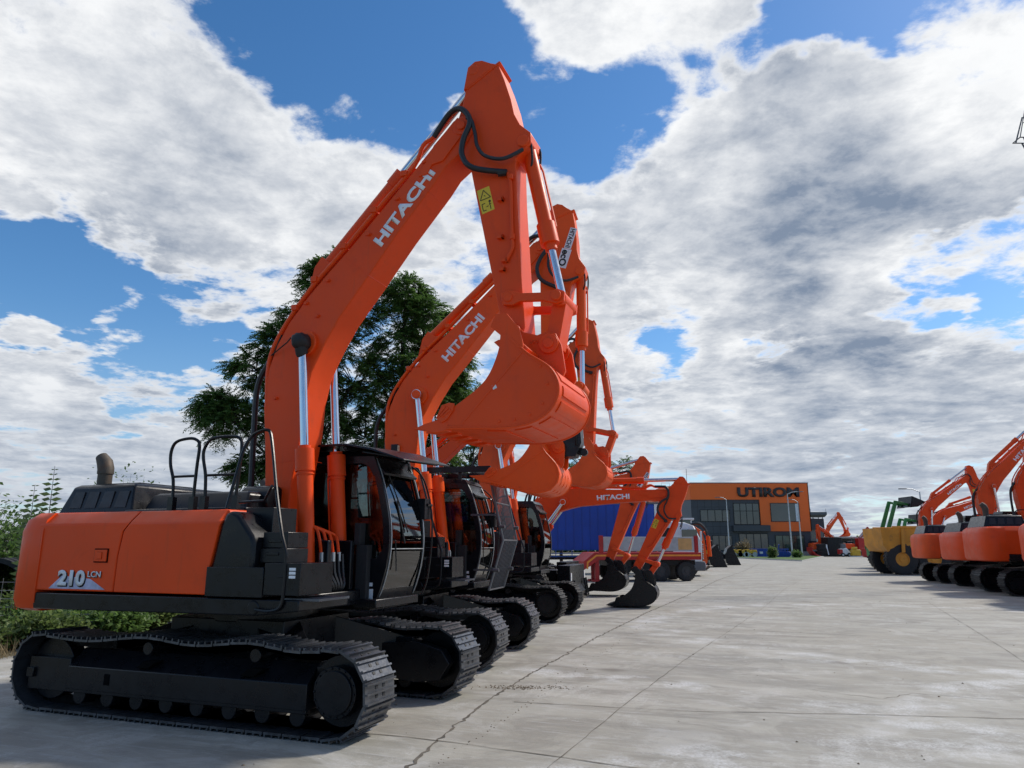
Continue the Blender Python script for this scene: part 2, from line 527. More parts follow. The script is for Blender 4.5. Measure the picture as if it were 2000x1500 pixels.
def track_path(L0=-1.88, L1=1.77, r=.405):
    pts = []
    for i in range(10): pts.append((L0 + (L1 - L0) * i / 9, 0))
    for i in range(1, 12):
        a = -90 + 180 * i / 12
        pts.append((L1 + r * math.cos(R(a)), r + r * math.sin(R(a))))
    top = [(L1, 2 * r - .01), (1.35, 2 * r - .03), (.85, 2 * r + .02), (.2, 2 * r - .03), (-.45, 2 * r + .015), (-1.2, 2 * r - .05), (L0, 2 * r - .02)]
    pts += catmull(top, 5)
    for i in range(1, 12):
        a = 90 + 180 * i / 12
        pts.append((L0 + r * math.cos(R(a)), r + r * math.sin(R(a))))
    return pts


def resample(pts, n):
    P = [Vector(p) for p in pts] + [Vector(pts[0])]
    ds = [0]
    for a, b in zip(P, P[1:]): ds.append(ds[-1] + (b - a).length)
    T = ds[-1]; out = []
    j = 0
    for i in range(n):
        t = T * i / n
        while ds[j + 1] < t: j += 1
        k = (t - ds[j]) / max(1e-9, ds[j + 1] - ds[j])
        out.append(P[j].lerp(P[j + 1], k))
    return out, T


def track_mb(w=.5, detail=True):
    mb = MB()
    n = 48
    pts, T = resample(track_path(), n)
    pitch = T / n
    for i in range(n):
        a, b = pts[i - 1], pts[(i + 1) % n]
        t = (b - a).normalized()
        o = Vector((t.y, -t.x))              # outward for this winding
        c = pts[i] - o * .035
        ax = Vector((t.x, 0, t.y)); az = Vector((o.x, 0, o.y)); c3 = Vector((c.x, 0, c.y))
        mb.cur = 0
        mb.obox(c3, ax * pitch * .47, (0, w / 2, 0), az * .011)
        if detail:
            for k, hgt in ((-.42, .03), (-.03, .026), (.36, .026)):
                mb.obox(c3 + ax * pitch * k + az * .020, ax * .0085, (0, w / 2 - .002, 0), az * hgt / 2 * 1.2)
            mb.cur = 1
            for sy in (-.06, .06):
                for k in (-.2, .17):
                    mb.obox(c3 + ax * pitch * k + az * .0125 + Vector((0, sy, 0)), ax * .014, (0, .018, 0), az * .003)
            mb.cur = 0
        for sy in (-.085, .085):
            mb.obox(c3 - az * .055, ax * pitch * .53, (0, .022, 0), az * .045)
    return mb


def boom_cyl_parts(root, Rp, name='boom_cylinder', foot=(.80, 1.25), frac=.55, up=ORANGE):
    for sy in (-1, 1):
        y = .31 * sy
        f = Vector((foot[0], y, foot[1])); r_ = Vector((Rp[0], y, Rp[1]))
        d = (r_ - f)
        e = f + d * frac
        mb = MB()
        mb.cyl(f, e, .088, 20)
        mb.cyl(e - d.normalized() * .22, e + d.normalized() * .03, .108, 20)
        mb.cyl(e - d.normalized() * .26, e - d.normalized() * .245, .1, 20)
        mb.cyl(e + d.normalized() * .03, e + d.normalized() * .07, .075, 16)
        mb.cyl((f.x, y - .07, f.z), (f.x, y + .07, f.z), .1, 16)
        # hard line running along the barrel
        q = Vector((-.105, -.03 * sy, 0))
        mb.tube([e - d.normalized() * .2 + q * .8, e - d.normalized() * .25 + q, f + d.normalized() * .25 + q, f + d.normalized() * .2 + q * .6], .012, 6)
        c = obj(name, mb, up, root, 40)
        mb = MB()
        mb.cyl(e, r_, .047, 20)
        mb.cyl((r_.x, y - .06, r_.z), (r_.x, y + .06, r_.z), .085, 18)
        obj('piston_rod', mb, CHROME, c, 40)


def build_excavator(name, label, cx, cy, deg, pose, group=None, scale=1.0, gauge=1.99, shoe=.5, paint=ORANGE, bucket_mat=None, text='HITACHI', detail=2, opts=()):
    root = thing(name, label, 'excavator', (cx, cy, 0), R(deg), group)
    root.scale = (scale,) * 3
    wheeled = 'wheeled' in opts
    hw = gauge / 2
    pk = paint.name
    # ---------------- undercarriage
    if not wheeled:
        for sy in (-1, 1):
            o = part('crawler_track', f'track{shoe}{detail > 0}{detail > 1 or "trk" in opts}', lambda: track_mb(shoe, detail > 0), [TRACK if detail > 1 or 'trk' in opts else TRACK2, BLACKM], root, 30)
            o.location = (0, sy * hw, 0)
            def fr(sy=sy):
                mb = MB()
                y = lambda v: v * -sy
                cs = [(y(-.19), .235), (y(-.19), .46), (y(-.165), .475), (y(-.02), .62), (y(.19), .65), (y(.19), .235)]
                mb.prism(cs, -1.5, 1.5, 'x')
                mb.prism([(y(-.185), .205), (y(-.185), .245), (y(-.12), .245), (y(-.12), .205)], -1.5, 1.5, 'x')
                mb.box((-2.1, y(-.17), .2), (-1.5, y(.17), .53))
                mb.box((-2.1, y(-.2), .32), (-2.0, y(-.1), .42))
                mb.prism([(1.5, .25), (1.5, .6), (1.62, .58), (1.75, .45), (1.62, .25)], y(-.05), y(.16))
                for i in range(8):
                    x = -1.35 + i * .39
                    mb.cyl((x, -.15, .17), (x, .15, .17), .085, 12)
                    mb.box((x - .05, y(-.1), .16), (x + .05, y(.16), .24))
                for x in (-.5, .85):
                    mb.cyl((x, y(-.13), .67), (x, y(.12), .67), .065, 14)
                    mb.box((x - .05, y(0), .6), (x + .05, y(.1), .68))
                mb.cur = 1
                for x in (-.45, .85):
                    mb.prism([(x - .12, .49), (x + .04, .49), (x + .14, .56), (x - .02, .56)], y(-.19), y(-.07))
                mb.box((-.98, y(-.195), .3), (-.9, y(-.15), .41))
                mb.cur = 0
                # sprocket and final drive
                mb.cyl((1.78, -.05, .405), (1.78, .05, .405), .31, 24)
                mb.cyl((1.78, y(-.17), .405), (1.78, y(.05), .405), .225, 28)
                mb.cyl((1.78, y(-.19), .405), (1.78, y(-.15), .405), .19, 28)
                for k in range(18):
                    a = 2 * math.pi * k / 18
                    mb.cyl((1.78 + .208 * math.cos(a), y(-.185), .405 + .208 * math.sin(a)), (1.78 + .208 * math.cos(a), y(-.165), .405 + .208 * math.sin(a)), .012, 6)
                mb.cyl((-1.86, -.08, .405), (-1.86, .08, .405), .31, 24)
                # inner motor cover
                mb.prism([(1.1, .23), (1.05, .58), (1.6, .62), (1.92, .54), (2.02, .40), (1.9, .22), (1.6, .18)], y(.16), y(.3))
                return mb
            o = part('track_frame', f'frame{sy}', fr, [BLACK, HOLE], root, 20, bevel=.006)
            o.location = (0, sy * hw, 0)
        def xf():
            mb = MB()
            mb.box((-.75, -.6, .5), (.75, .6, .93))
            for sx in (-1, 1):
                for sy in (-1, 1):
                    a = [(sx * .3, sy * .5, .5), (sx * .72, sy * .3, .5), (sx * .72, sy * .3, .92), (sx * .3, sy * .5, .92)]
                    b = [(sx * .75, sy * (hw - .12), .38), (sx * 1.35, sy * (hw - .12), .38), (sx * 1.35, sy * (hw - .12), .66), (sx * .75, sy * (hw - .12), .66)]
                    mb.loft([a, b])
            mb.cyl((0, 0, .9), (0, 0, 1.05), .62, 32)
            return mb
        part('undercarriage_frame', f'xf{gauge}', xf, BLACK, root, 35, bevel=.01)
    else:
        def ch():
            mb = MB()
            mb.box((-1.9, -.4, .6), (1.9, .4, 1.0))
            mb.cyl((0, 0, .95), (0, 0, 1.1), .6, 24)
            mb.cyl((1.25, -1.0, .52), (1.25, 1.0, .52), .12, 10); mb.cyl((-1.35, -1.0, .52), (-1.35, 1.0, .52), .12, 10)
            mb.box((.5, -1.15, .75), (1.6, -.5, .8))
            return mb
        part('chassis', 'chs', ch, BLACK, root, 35, bevel=.01)
        for sx in (1.25, -1.35):
            for sy in (-1, 1):
                def wh():
                    mb = MB()
                    pr = [(-.13, .3), (-.14, .44), (-.11, .52), (.11, .52), (.14, .44), (.13, .3)]
                    rings = []
                    for k in range(28):
                        a = 2 * math.pi * k / 28
                        rings.append([(r_ * math.cos(a), y_, r_ * math.sin(a)) for (y_, r_) in pr])
                    rings.append(rings[0])
                    mb.loft(rings, cap=False)
                    for k in range(28):
                        a = 2 * math.pi * k / 28
                        rad = Vector((math.cos(a), 0, math.sin(a))); tan = Vector((-math.sin(a), 0, math.cos(a)))
                        for sgn in (-1, 1):
                            c = rad * .525 + Vector((0, .065 * sgn, 0))
                            mb.obox(c, tan * .03 + Vector((0, 0, 0)), Vector((0, .06, 0)) + tan * .03 * sgn, rad * .018)
                    mb.cur = 1
                    mb.cyl((0, -.1, 0), (0, .1, 0), .3, 20)
                    mb.cyl((0, -.14, 0), (0, .14, 0), .12, 12)
                    return mb
                for dy in (-.15, .15):
                    o = part('wheel', 'exwheel', wh, [RUBBER, BLACK], root, 30)
                    o.location = (sx, sy * 1.0 + dy, .54)
        def ob():
            mb = MB()
            mb.box((2.1, -1.2, .35), (2.45, 1.2, 1.15))
            mb.box((1.9, -.35, .5), (2.1, .35, .9))
            mb.prism([(2.45, .15), (2.5, .15), (2.55, .4), (2.5, .5), (2.45, .6)], -1.2, 1.2)
            for y in (-1.15, -.85, .85, 1.15):
                mb.cyl((2.45, y - .03, .3), (2.6, y - .03, .26), .05, 8)
                mb.bar((2.5, y, .75), (2.58, y, .25), .05)
            return mb
        part('outrigger_box', 'outr', ob, BLACK, root, 35, bevel=.01)
        mbl = MB(); mbl.box((2.453, -1.16, .62), (2.475, -1.05, .95)); mbl.box((2.453, 1.05, .62), (2.475, 1.16, .95))
        obj('marker_panel', mbl, WHITE, root)
    # ---------------- upper body
    def deck():
        mb = MB()
        mb.prism([(-2.0, 1.03), (-2.04, 1.2), (1.44, 1.2), (1.44, 1.10), (.96, 1.05)], -1.3, -.5)
        mb.box((-2.0, -.5, 1.04), (1.05, 1.3, 1.2))
        mb.box((1.0, .28, 1.0), (1.3, 1.28, 1.1))
        mb.box((.5, -.26, 1.2), (1.0, -.19, 1.75)); mb.box((.5, .19, 1.2), (1.0, .26, 1.75))
        mb.box((-.05, -.36, 1.18), (.55, -.25, 1.78)); mb.box((-.05, .25, 1.18), (.55, .3, 1.78))
        mb.cyl((.28, -.4, 1.5), (.28, .3, 1.5), .09, 14)
        mb.cyl((.93, -1.31, 1.12), (.93, -1.2, 1.12), .07, 14)
        return mb
    part('deck', 'deck', deck, BLACK, root, 35, bevel=.012)
    def door(p, chz=.1, y=-1.3, yi=-.35):
        ztop = max(q[1] for q in p)
        low = [(a, b if b < ztop - .13 else min(b, ztop - .115)) for a, b in p]
        mb = MB()
        mb.loft([[(a, yi, b) for a, b in p], [(a, y + .13, b) for a, b in p], [(a, y + .015, b) for a, b in low], [(a, y, b if b < 1.4 else b - .02) for a, b in low]])
        return mb
    d1 = [(-2.03, 1.225), (-.875, 1.225), (-.87, 1.6), (-.83, 1.85), (-.75, 2.05), (-2.0, 2.05), (-2.07, 1.97)]
    d2 = [(-.862, 1.225), (.35, 1.225), (.36, 1.5), (.44, 1.9), (.47, 1.97), (.42, 2.05), (-.737, 2.05), (-.815, 1.85), (-.857, 1.6)]
    for k, dd in enumerate((d1, d2)):
        o = part('side_door', f'door{k}{pk}', lambda: door(dd), paint, root, 30, bevel=.012)
        if k == 0 and detail > 1:
            mb = MB()
            mb.box((-1.17, -1.318, 1.53), (-1.0, -1.28, 1.65)); mb.box((-1.13, -1.328, 1.555), (-1.06, -1.31, 1.625))
            lt = obj('latch', mb, paint, o, 35, bevel=.004)
            m2 = MB(); m2.box((-1.182, -1.3075, 1.518), (-.988, -1.29, 1.662)); obj('latch_gap', m2, HOLE, lt)
            m2 = MB(); m2.box((-1.132, -1.3195, 1.553), (-1.058, -1.317, 1.627)); obj('latch_recess', m2, HOLE, lt)
    part('left_body_panel', f'lbody{pk}', lambda: MB().box((-2.0, -.35, 1.225), (-.35, 1.3, 2.04)), paint, root, 30, bevel=.05)
    def cw():
        mb = MB(); rings = []
        for z, ins in ((1.0, .10), (1.03, .03), (1.12, .0), (1.85, .0), (1.97, .03), (2.05, .12)):
            ring = []
            for k in range(25):
                t = math.pi * (k / 24) - math.pi / 2
                cx_ = abs(math.cos(t)) ** .62; sy_ = math.copysign(abs(math.sin(t)) ** .5, math.sin(t))
                ring.append((-2.07 - (.56 - ins) * cx_ + ins * .2, (1.31 - ins) * sy_, z))
            ring += [(-1.99, 1.31 - ins, z), (-1.99, -(1.31 - ins), z)]
            rings.append(ring)
        return mb.loft(rings)
    part('counterweight', f'cw{pk}', cw, paint, root, 40)
    def cover():
        mb = MB()
        pts = [(.358, 1.225), (.37, 1.5), (.45, 1.9), (.5, 2.01), (.57, 2.03), (.66, 1.99), (.84, 1.79), (.87, 1.72), (.87, 1.225)]
        mb.prism(pts, -1.29, -.62)
        return mb
    part('tank_cover', 'cover', cover, BLACK, root, 30, bevel=.04)
    def tools():
        mb = MB()
        mb.box((.36, -1.33, 1.215), (1.04, -.5, 1.49))
        mb.box((1.045, -1.32, 1.24), (1.45, -.8, 1.53))
        mb.box((.88, -1.2, 1.53), (1.18, -.85, 1.665)); mb.box((.88, -1.17, 1.67), (1.17, -.85, 1.82))
        mb.box((1.2, -1.325, 1.4), (1.3, -1.315, 1.42))
        mb.box((.95, -1.21, 1.6), (1.1, -1.19, 1.63)); mb.box((.95, -1.18, 1.72), (1.1, -1.16, 1.75))
        mb.box((.5, -1.0, 1.5), (.84, -.62, 2.07))
        mb.box((.36, -.62, 1.2), (.6, -.5, 1.6))
        return mb
    part('tool_box', 'tools', tools, BLACK, root, 30, bevel=.018)
    if detail > 1:
        mb = MB()
        for k in range(3): mb.box((1.33, -1.326, 1.395 + k * .035), (1.4, -1.318, 1.42 + k * .035))
        obj('sticker', mb, SILVER, root)
        mb = MB()
        for k in range(5): mb.box((1.0 + .0 * k, -1.28 + k * .17, 1.205), (1.75, -1.25 + k * .17, 1.225))
        obj('step_grating', MB().box((1.2, -1.24, 1.19), (1.62, -.75, 1.212)), GUARD, root)
    def hood():
        mb = MB()
        def tz(x0, x1, y0, y1, z0, z1, i, j):
            mb.loft([[(x0, y0, z0), (x1, y0, z0), (x1, y1, z0), (x0, y1, z0)], [(x0 + i, y0 + j, z1 - .03), (x1 - i * .6, y0 + j, z1 - .03), (x1 - i * .6, y1 - j, z1 - .03), (x0 + i, y1 - j, z1 - .03)],
                     [(x0 + i + .04, y0 + j + .05, z1), (x1 - i * .6 - .04, y0 + j + .05, z1), (x1 - i * .6 - .04, y1 - j - .05, z1), (x0 + i + .04, y1 - j - .05, z1)]])
        tz(-2.42, -1.25, -.85, .9, 2.04, 2.4, .12, .08)
        tz(-1.22, .25, -.75, .8, 2.04, 2.28, .05, .1)
        mb.box((-2.1, -.55, 2.39), (-1.5, .3, 2.43))
        mb.cyl((-.1, -.3, 2.2), (.3, -.3, 2.2), .16, 16)
        mb.box((-1.3, -.9, 2.03), (.4, -.75, 2.09))
        return mb
    hd = part('engine_hood', 'hood', hood, BLACK, root, 35, bevel=.03)
    if detail > 0:
        def louv():
            mb = MB()
            for k in range(4):
                x = -2.25 + k * .235
                a = [(x, -.837, 2.12), (x + .18, -.837, 2.12), (x + .18, -.797, 2.31), (x + .03, -.797, 2.31)]
                b = [(p[0], p[1] + .02, p[2]) for p in a]
                mb.loft([a, b])
            return mb
        part('louvre', 'louv', louv, HOSE, hd, None)
        def exh():
            mb = MB()
            mb.tube([(-2.2, -.45, 2.36), (-2.2, -.45, 2.6)], .085, 18)
            mb.tube([(-2.2, -.45, 2.56), (-2.2, -.45, 2.62), (-2.23, -.45, 2.7), (-2.3, -.45, 2.78)], [.095, .095, .092, .07], 18)
            return mb
        part('exhaust_pipe', 'exh', exh, RUST, root, 40)
    # handrails
    if detail > 0:
        hr = [[(-.48, 2.03), (-.5, 2.15), (-.52, 2.38), (-.58, 2.55), (-.59, 2.7), (-.53, 2.8), (-.36, 2.83), (-.25, 2.81), (-.2, 2.74), (-.21, 2.5), (-.22, 2.03)],
              [(-.05, 2.03), (-.06, 2.2), (-.08, 2.42), (-.13, 2.6), (-.13, 2.7), (-.07, 2.79), (.03, 2.82), (.25, 2.82), (.34, 2.79), (.37, 2.7), (.36, 2.4), (.33, 2.03)],
              [(.46, 2.05), (.48, 2.4), (.5, 2.66), (.56, 2.79), (.66, 2.84), (.75, 2.85), (.8, 2.8), (.9, 2.55), (1.04, 2.17), (1.24, 1.68), (1.26, 1.55), (1.26, 1.3), (1.23, 1.14), (1.1, 1.1), (.95, 1.11)]]
        for i, path in enumerate(hr):
            def rail():
                mb = MB(); y = -1.02 if i < 2 else -1.1
                pts = [(p[0] + .02, y, p[1]) for p in catmull(path, 4)]
                if i == 2: pts = [(p[0], p[1] - (.22 if p[2] < 1.8 else .22 * max(0, (2.8 - p[2]))), p[2]) for p in pts]
                mb.tube(pts, .017, 8)
                if i < 2:
                    z = 2.42
                    xa = -.5 if i == 0 else -.06
                    xb = -.19 if i == 0 else .38
                    mb.tube([(xa, y, z), (xb, y, z)], .014, 8)
                    mb.box((xa - .02, y - .03, 2.03), (xa + .05, y + .03, 2.2)); mb.box((xb - .04, y - .03, 2.03), (xb + .03, y + .03, 2.2))
                else:
                    mb.tube([(.49, -1.1, 2.12), (.8, -1.1, 2.13), (1.02, -1.27, 2.26)], .014, 8)
                return mb
            part('handrail', f'rail{i}', rail, BLACK, root, 40)
    # ---------------- cab
    ch0, ch1 = .42, 1.31
    cab = thing('cab', '', '')
    del cab['label']; del cab['category']
    cab.parent = root
    cab.location = (-.08, 0, 0)
    front = [(1.24, .98), (1.34, 1.2), (1.41, 1.45), (1.44, 1.72), (1.42, 2.0), (1.35, 2.3), (1.27, 2.55), (1.19, 2.72)]
    fc = catmull(front, 3)
    def shell():
        mb = MB()
        for (ya, yb) in ((ch0, ch0 + .05), (ch1 - .05, ch1)):
            low = [(-.3, .98), (-.3, 2.0), (.2, 2.0), (.45, 1.93), (.74, 1.75), (.96, 1.6), (1.15, 1.535), (1.28, 1.55), (1.35, 1.65), (1.438, 1.72), (1.41, 1.45), (1.34, 1.2), (1.24, .98)]
            mb.prism(low, ya, yb)
            mb.box((-.3, ya, 2.0), (-.12, yb, 2.75))
            mb.box((.22, ya + .01, 1.9), (.32, yb - .01, 2.72))
            mb.prism([(-.3, 2.66), (1.02, 2.66), (1.12, 2.62), (1.2, 2.5), (1.27, 2.55), (1.19, 2.74), (-.3, 2.78)], ya, yb)
        for (ya, yb) in ((ch0 + .002, ch0 + .07), (ch1 - .07, ch1 - .002)):
            outer = fc[7:]
            inner = [(x - .085, z) for x, z in outer][::-1]
            mb.prism(outer + inner, ya, yb)
        mb.loft([[(-.32, ch0, 2.76), (1.2, ch0, 2.74), (1.2, ch1, 2.74), (-.32, ch1, 2.76)], [(-.3, ch0 + .04, 2.84), (1.12, ch0 + .04, 2.82), (1.12, ch1 - .04, 2.82), (-.3, ch1 - .04, 2.84)]])
        mb.box((-.34, ch0, .98), (-.3, ch1, 2.0)); mb.box((-.34, ch0, 2.6), (-.3, ch1, 2.76))
        mb.box((-.34, ch0, 1.9), (-.3, ch0 + .08, 2.7)); mb.box((-.34, ch1 - .08, 1.9), (-.3, ch1, 2.7))
        mb.box((-.3, ch0, .97), (1.22, ch1, 1.05))
        mb.strip([(1.232, .98), (1.3, 1.12), (1.33, 1.2)], ch0 + .05, ch1 - .05, .02)
        mb.strip([(1.33, 2.37 + .17), (1.215, 2.64), (1.19, 2.73)], ch0 + .05, ch1 - .05, .03)
        mb.prism([(.25, 1.2), (.7, 1.2), (.7, 1.203), (.25, 1.203)], ch0 - .004, ch0)
        return mb
    part('cab_frame', 'cabshell', shell, BLACK, cab, 35, bevel=.012)
    def sidewin(y):
        mb = MB(); mb.prism([(-.14, 1.98), (.2, 1.98), (.45, 1.92), (.74, 1.74), (.96, 1.59), (1.15, 1.525), (1.28, 1.54), (1.36, 1.7), (1.36, 1.9), (1.31, 2.2), (1.22, 2.5), (1.1, 2.64), (-.14, 2.68)], y, y + .006)
        return mb
    for k, y in ((0, ch0 + .02), (1, ch1 - .03)):
        part('side_window', f'sw{k}', lambda: sidewin(y), GLASS, cab, None)
    up_ = [(x - .012, z) for x, z in fc if z >= 1.66 and z < 2.62]
    lo_ = [(x - .012, z) for x, z in fc if z < 1.66 and z > 1.12]
    part('windscreen', 'ws1', lambda: MB().strip(up_, ch0 + .06, ch1 - .06, .006), GLASSF, cab, 30)
    part('lower_windscreen', 'ws2', lambda: MB().strip(lo_, ch0 + .06, ch1 - .06, .006), GLASS, cab, 30)
    part('rear_window', 'rw', lambda: MB().box((-.33, ch0 + .08, 2.0), (-.324, ch1 - .08, 2.6)), GLASS, cab, None)
    def inter():
        mb = MB()
        mb.box((.05, .52, 1.05), (.6, 1.0, 1.4)); mb.box((0, .5, 1.4), (.55, 1.02, 1.52))
        mb.prism([(-.02, 1.45), (-.14, 2.15), (-.02, 2.2), (.12, 1.5)], .53, .99)
        mb.prism([(-.12, 2.18), (-.1, 2.38), (-.02, 2.38), (0, 2.18)], .62, .9)
        mb.box((.1, .38, 1.05), (.75, .5, 1.62)); mb.box((.1, 1.02, 1.05), (.75, 1.14, 1.62))
        mb.box((1.05, .34, 1.05), (1.2, .46, 1.7)); mb.box((1.02, .33, 1.7), (1.1, .5, 1.95))
        mb.cyl((.7, .44, 1.6), (.74, .44, 1.82), .025, 8); mb.cyl((.7, 1.08, 1.6), (.74, 1.08, 1.82), .025, 8)
        mb.cyl((1.0, .7, 1.05), (.98, .7, 1.5), .015, 6); mb.cyl((1.0, .86, 1.05), (.98, .86, 1.5), .015, 6)
        return mb
    part('seat', 'inter', inter, SEAT, cab, 35, bevel=.02)
    if detail > 1:
        mb = MB()
        # thin bright edging round the windscreen, wiper
        for y in (ch0 + .045, ch1 - .045):
            mb.tube([(x + .004, y, z) for x, z in fc if z > 1.08], .007, 6)
        mb.tube([(1.44, ch0 + .05, 1.655), (1.44, ch1 - .05, 1.655)], .006, 6)
        obj('trim', mb, STEEL, cab, 40)
        mb = MB()
        mb.tube([(1.30, ch0 + .18, 2.52), (1.40, ch0 + .3, 2.15), (1.447, ch0 + .42, 1.85)], .009, 6)
        mb.tube([(1.38, ch0 + .25, 2.22), (1.455, ch0 + .34, 1.72)], .012, 6)
        mb.tube([(1.455, ch0 + .12, 1.75), (1.43, ch0 + .2, 1.4)], .008, 6)
        obj('wiper', mb, BLACKM, cab, 40)
        mb = MB(); mb.box((1.12, ch0 - .004, 1.235), (1.24, ch0 + .002, 1.275)); mb.box((1.14, ch0 - .004, 1.1), (1.25, ch0 + .002, 1.205))
        obj('sticker', mb, SILVER, cab)
        # grab rail and mirror bracket on the far corner
        mb = MB()
        mb.tube(catmull([(1.22, 1.3, 2.7), (1.36, 1.36, 2.55), (1.47, 1.38, 2.2), (1.5, 1.38, 1.8), (1.46, 1.36, 1.3), (1.4, 1.33, 1.1)], 5), .011, 8)
        mb.box((1.36, 1.24, 2.02), (1.46, 1.4, 2.28)); mb.cyl((1.46, 1.3, 2.2), (1.46, 1.42, 2.2), .02, 8)
        obj('grab_rail', mb, BLACK, cab, 40)
    if 'visor' in opts:
        mb = MB()
        mb.loft([[(.2, .16, 2.87), (.95, .14, 2.87), (1.3, .16, 2.80), (1.72, .2, 2.66), (1.72, .2, 2.64), (1.3, .16, 2.775), (.95, .14, 2.845), (.2, .16, 2.845)],
                 [(.2, 1.4, 2.93), (.95, 1.4, 2.93), (1.3, 1.4, 2.86), (1.74, 1.36, 2.70), (1.74, 1.36, 2.68), (1.3, 1.4, 2.835), (.95, 1.4, 2.905), (.2, 1.4, 2.905)]])
        mb.box((.3, .2, 2.80), (.34, 1.3, 2.87)); mb.box((.9, .2, 2.80), (.94, 1.3, 2.87)); mb.bar((1.1, .3, 2.78), (1.62, .4, 2.69), .025); mb.bar((1.1, 1.25, 2.78), (1.62, 1.25, 2.7), .025)
        obj('roof_visor', mb, BLACK, cab, 35, bevel=.006)
    if 'guard' in opts:
        mb = MB()
        y0, y1 = .30, 1.26
        gp = [(1.62, 2.86), (1.86, 1.78), (1.62, .98)]
        for y in (y0, y1):
            mb.tube([(p[0], y, p[1]) for p in gp], .022, 8)
        for p in (gp[0], gp[1], gp[2], (1.72, 2.4)): mb.tube([(p[0], y0, p[1]), (p[0], y1, p[1])], .014, 6)
        for k in range(1, 11):
            y = y0 + (y1 - y0) * k / 11
            mb.tube([(p[0], y, p[1]) for p in gp], .009, 5)
        for y in (y0, y1):
            mb.bar((1.3, y, 2.2), (1.76, y, 2.2), .03); mb.bar((1.36, y, 1.3), (1.72, y, 1.3), .03)
            mb.cyl((1.8, y - .03, 2.0), (1.9, y - .03, 2.0), .03, 8); mb.cyl((1.7, y - .03, 1.3), (1.8, y - .03, 1.3), .03, 8)
        obj('front_guard', mb, GUARD, cab, 40)
        mb = MB()
        for y in (.22, 1.34):
            mb.bar((-.35, y, 2.96), (1.66, y, 2.96), .05, .1)
        for x in (-.3, .1, .5, .9, 1.3, 1.62): mb.bar((x, .22, 2.96), (x, 1.34, 2.96), .04, .06)
        for x in (-.3, 1.1):
            for y in (.3, 1.26): mb.bar((x, y, 2.78), (x, y, 2.95), .05)
        obj('roof_guard', mb, BLACK, cab, 35)
    # ---------------- working equipment
    F_, T_ = pose.get('F', cF), pose.get('T', cT)
    P_, K_, Q_ = pose.get('P', cP), pose.get('K', cK), pose.get('Q', cQ)
    fb = sim(cF, cT, F_, T_)
    fa = sim(cT, cP, T_, P_)
    mb = MB(); mb.prism([fb(p) for p in BOOM], -.21, .21)
    Rp = fb(cR)
    mb.cyl((Rp[0], -.4, Rp[1]), (Rp[0], .4, Rp[1]), .075, 20)
    mb.cyl((Rp[0], -.26, Rp[1]), (Rp[0], .26, Rp[1]), .15, 24)
    tp = T_
    boom = obj('boom', mb, paint, root, 40, bevel=.012)
    mb = MB()
    mb.cyl((tp[0], -.245, tp[1]), (tp[0], .245, tp[1]), .11, 20); mb.cyl((tp[0], -.27, tp[1]), (tp[0], .27, tp[1]), .055, 14)
    dd = Vector(fb((2.5, 6.5))) - Vector(fb((2.0, 6.0)))
    a_ = [fb(p) for p in ((1.95, 5.92), (2.14, 6.28), (2.44, 6.58), (2.6, 6.46), (2.26, 6.06), (2.12, 6.04), (2.06, 5.93))]
    mb.prism(a_, -.232, .232)
    obj('boom_tip_plate', mb, paint, boom, 40, bevel=.005)
    if detail > 1:
        for p in ((.76, 4.79), (.47, 4.54), (.64, 4.36), (1.67, 5.69), (.12, 3.4), (.12, 2.1), (2.02, 6.1), (1.3, 5.3)):
            q = fb(p); m2 = MB(); m2.cyl((q[0], -.24, q[1]), (q[0], -.2, q[1]), .02, 10); m2.box((q[0] - .03, -.232, q[1] - .012), (q[0] + .03, -.2, q[1] + .012))
            obj('bracket', m2, paint, boom, 40)
    if detail > 0:
        for p in ((.56, 4.83), (.3, 4.5), (.95, 5.2), (1.35, 5.6), (1.75, 6.0)):
            q = fb(p); m2 = MB(); m2.box((q[0] - .04, -.235, q[1] - .03), (q[0] + .04, .1, q[1] + .04))
            obj('pipe_clamp', m2, paint, boom, 40, bevel=.006)
    # weld seams
    if detail > 1:
        for a, b in (((.52, 2.66), (.05, 2.62)), ((1.32, 4.78), (.98, 5.06)), ((2.08, 5.72), (1.86, 5.9))):
            a, b = fb(a), fb(b); mb = MB()
            mb.bar((a[0], -.2115, a[1]), (b[0], -.2115, b[1]), .004, .008)
            mb.bar((a[0] + .001, -.215, a[1]), (a[0] + .001, .205, a[1]), .006, .008)
            obj('weld_seam', mb, paint, boom, None)
    if text and detail > 0:
        p0, p1, p2 = fb((1.48, 5.11)), fb((2.17, 5.93)), fb((1.36, 5.23))
        if 'textmid' in opts: p0, p1, p2 = fb((1.2, 4.83)), fb((1.86, 5.6)), fb((1.08, 4.95))
        if 'textlow' in opts: p0, p1, p2 = fb((.98, 4.58)), fb((1.6, 5.3)), fb((.86, 4.7))
        ln = math.dist(p0, p1)
        text_mesh('lettering', text, (p0[0], -.2125, p0[1]), (p1[0] - p0[0], 0, p1[1] - p0[1]), (-(p1[1] - p0[1]), 0, p1[0] - p0[0]), ln, .158 * fb.k, SILVER, .003, .042, boom)
    # pipes along the top edge
    def path3(pts, f, y): return [(f(p)[0], y, f(p)[1]) for p in catmull(pts, 4)]
    mb = MB()
    mb.tube(path3(TOPPIPE, fb, -.19), .026, 8)
    mb.tube([(x, -.13, z + .01) for x, y, z in path3(TOPPIPE[:-3], fb, 0)], .022, 8)
    mb.tube([(x, .17, z) for x, y, z in path3(TOPPIPE, fb, 0)], .022, 8)
    obj('pipe', mb, paint, boom, 40)
    mb = MB()
    a = [fb(p) for p in TOPPIPE[:2]]
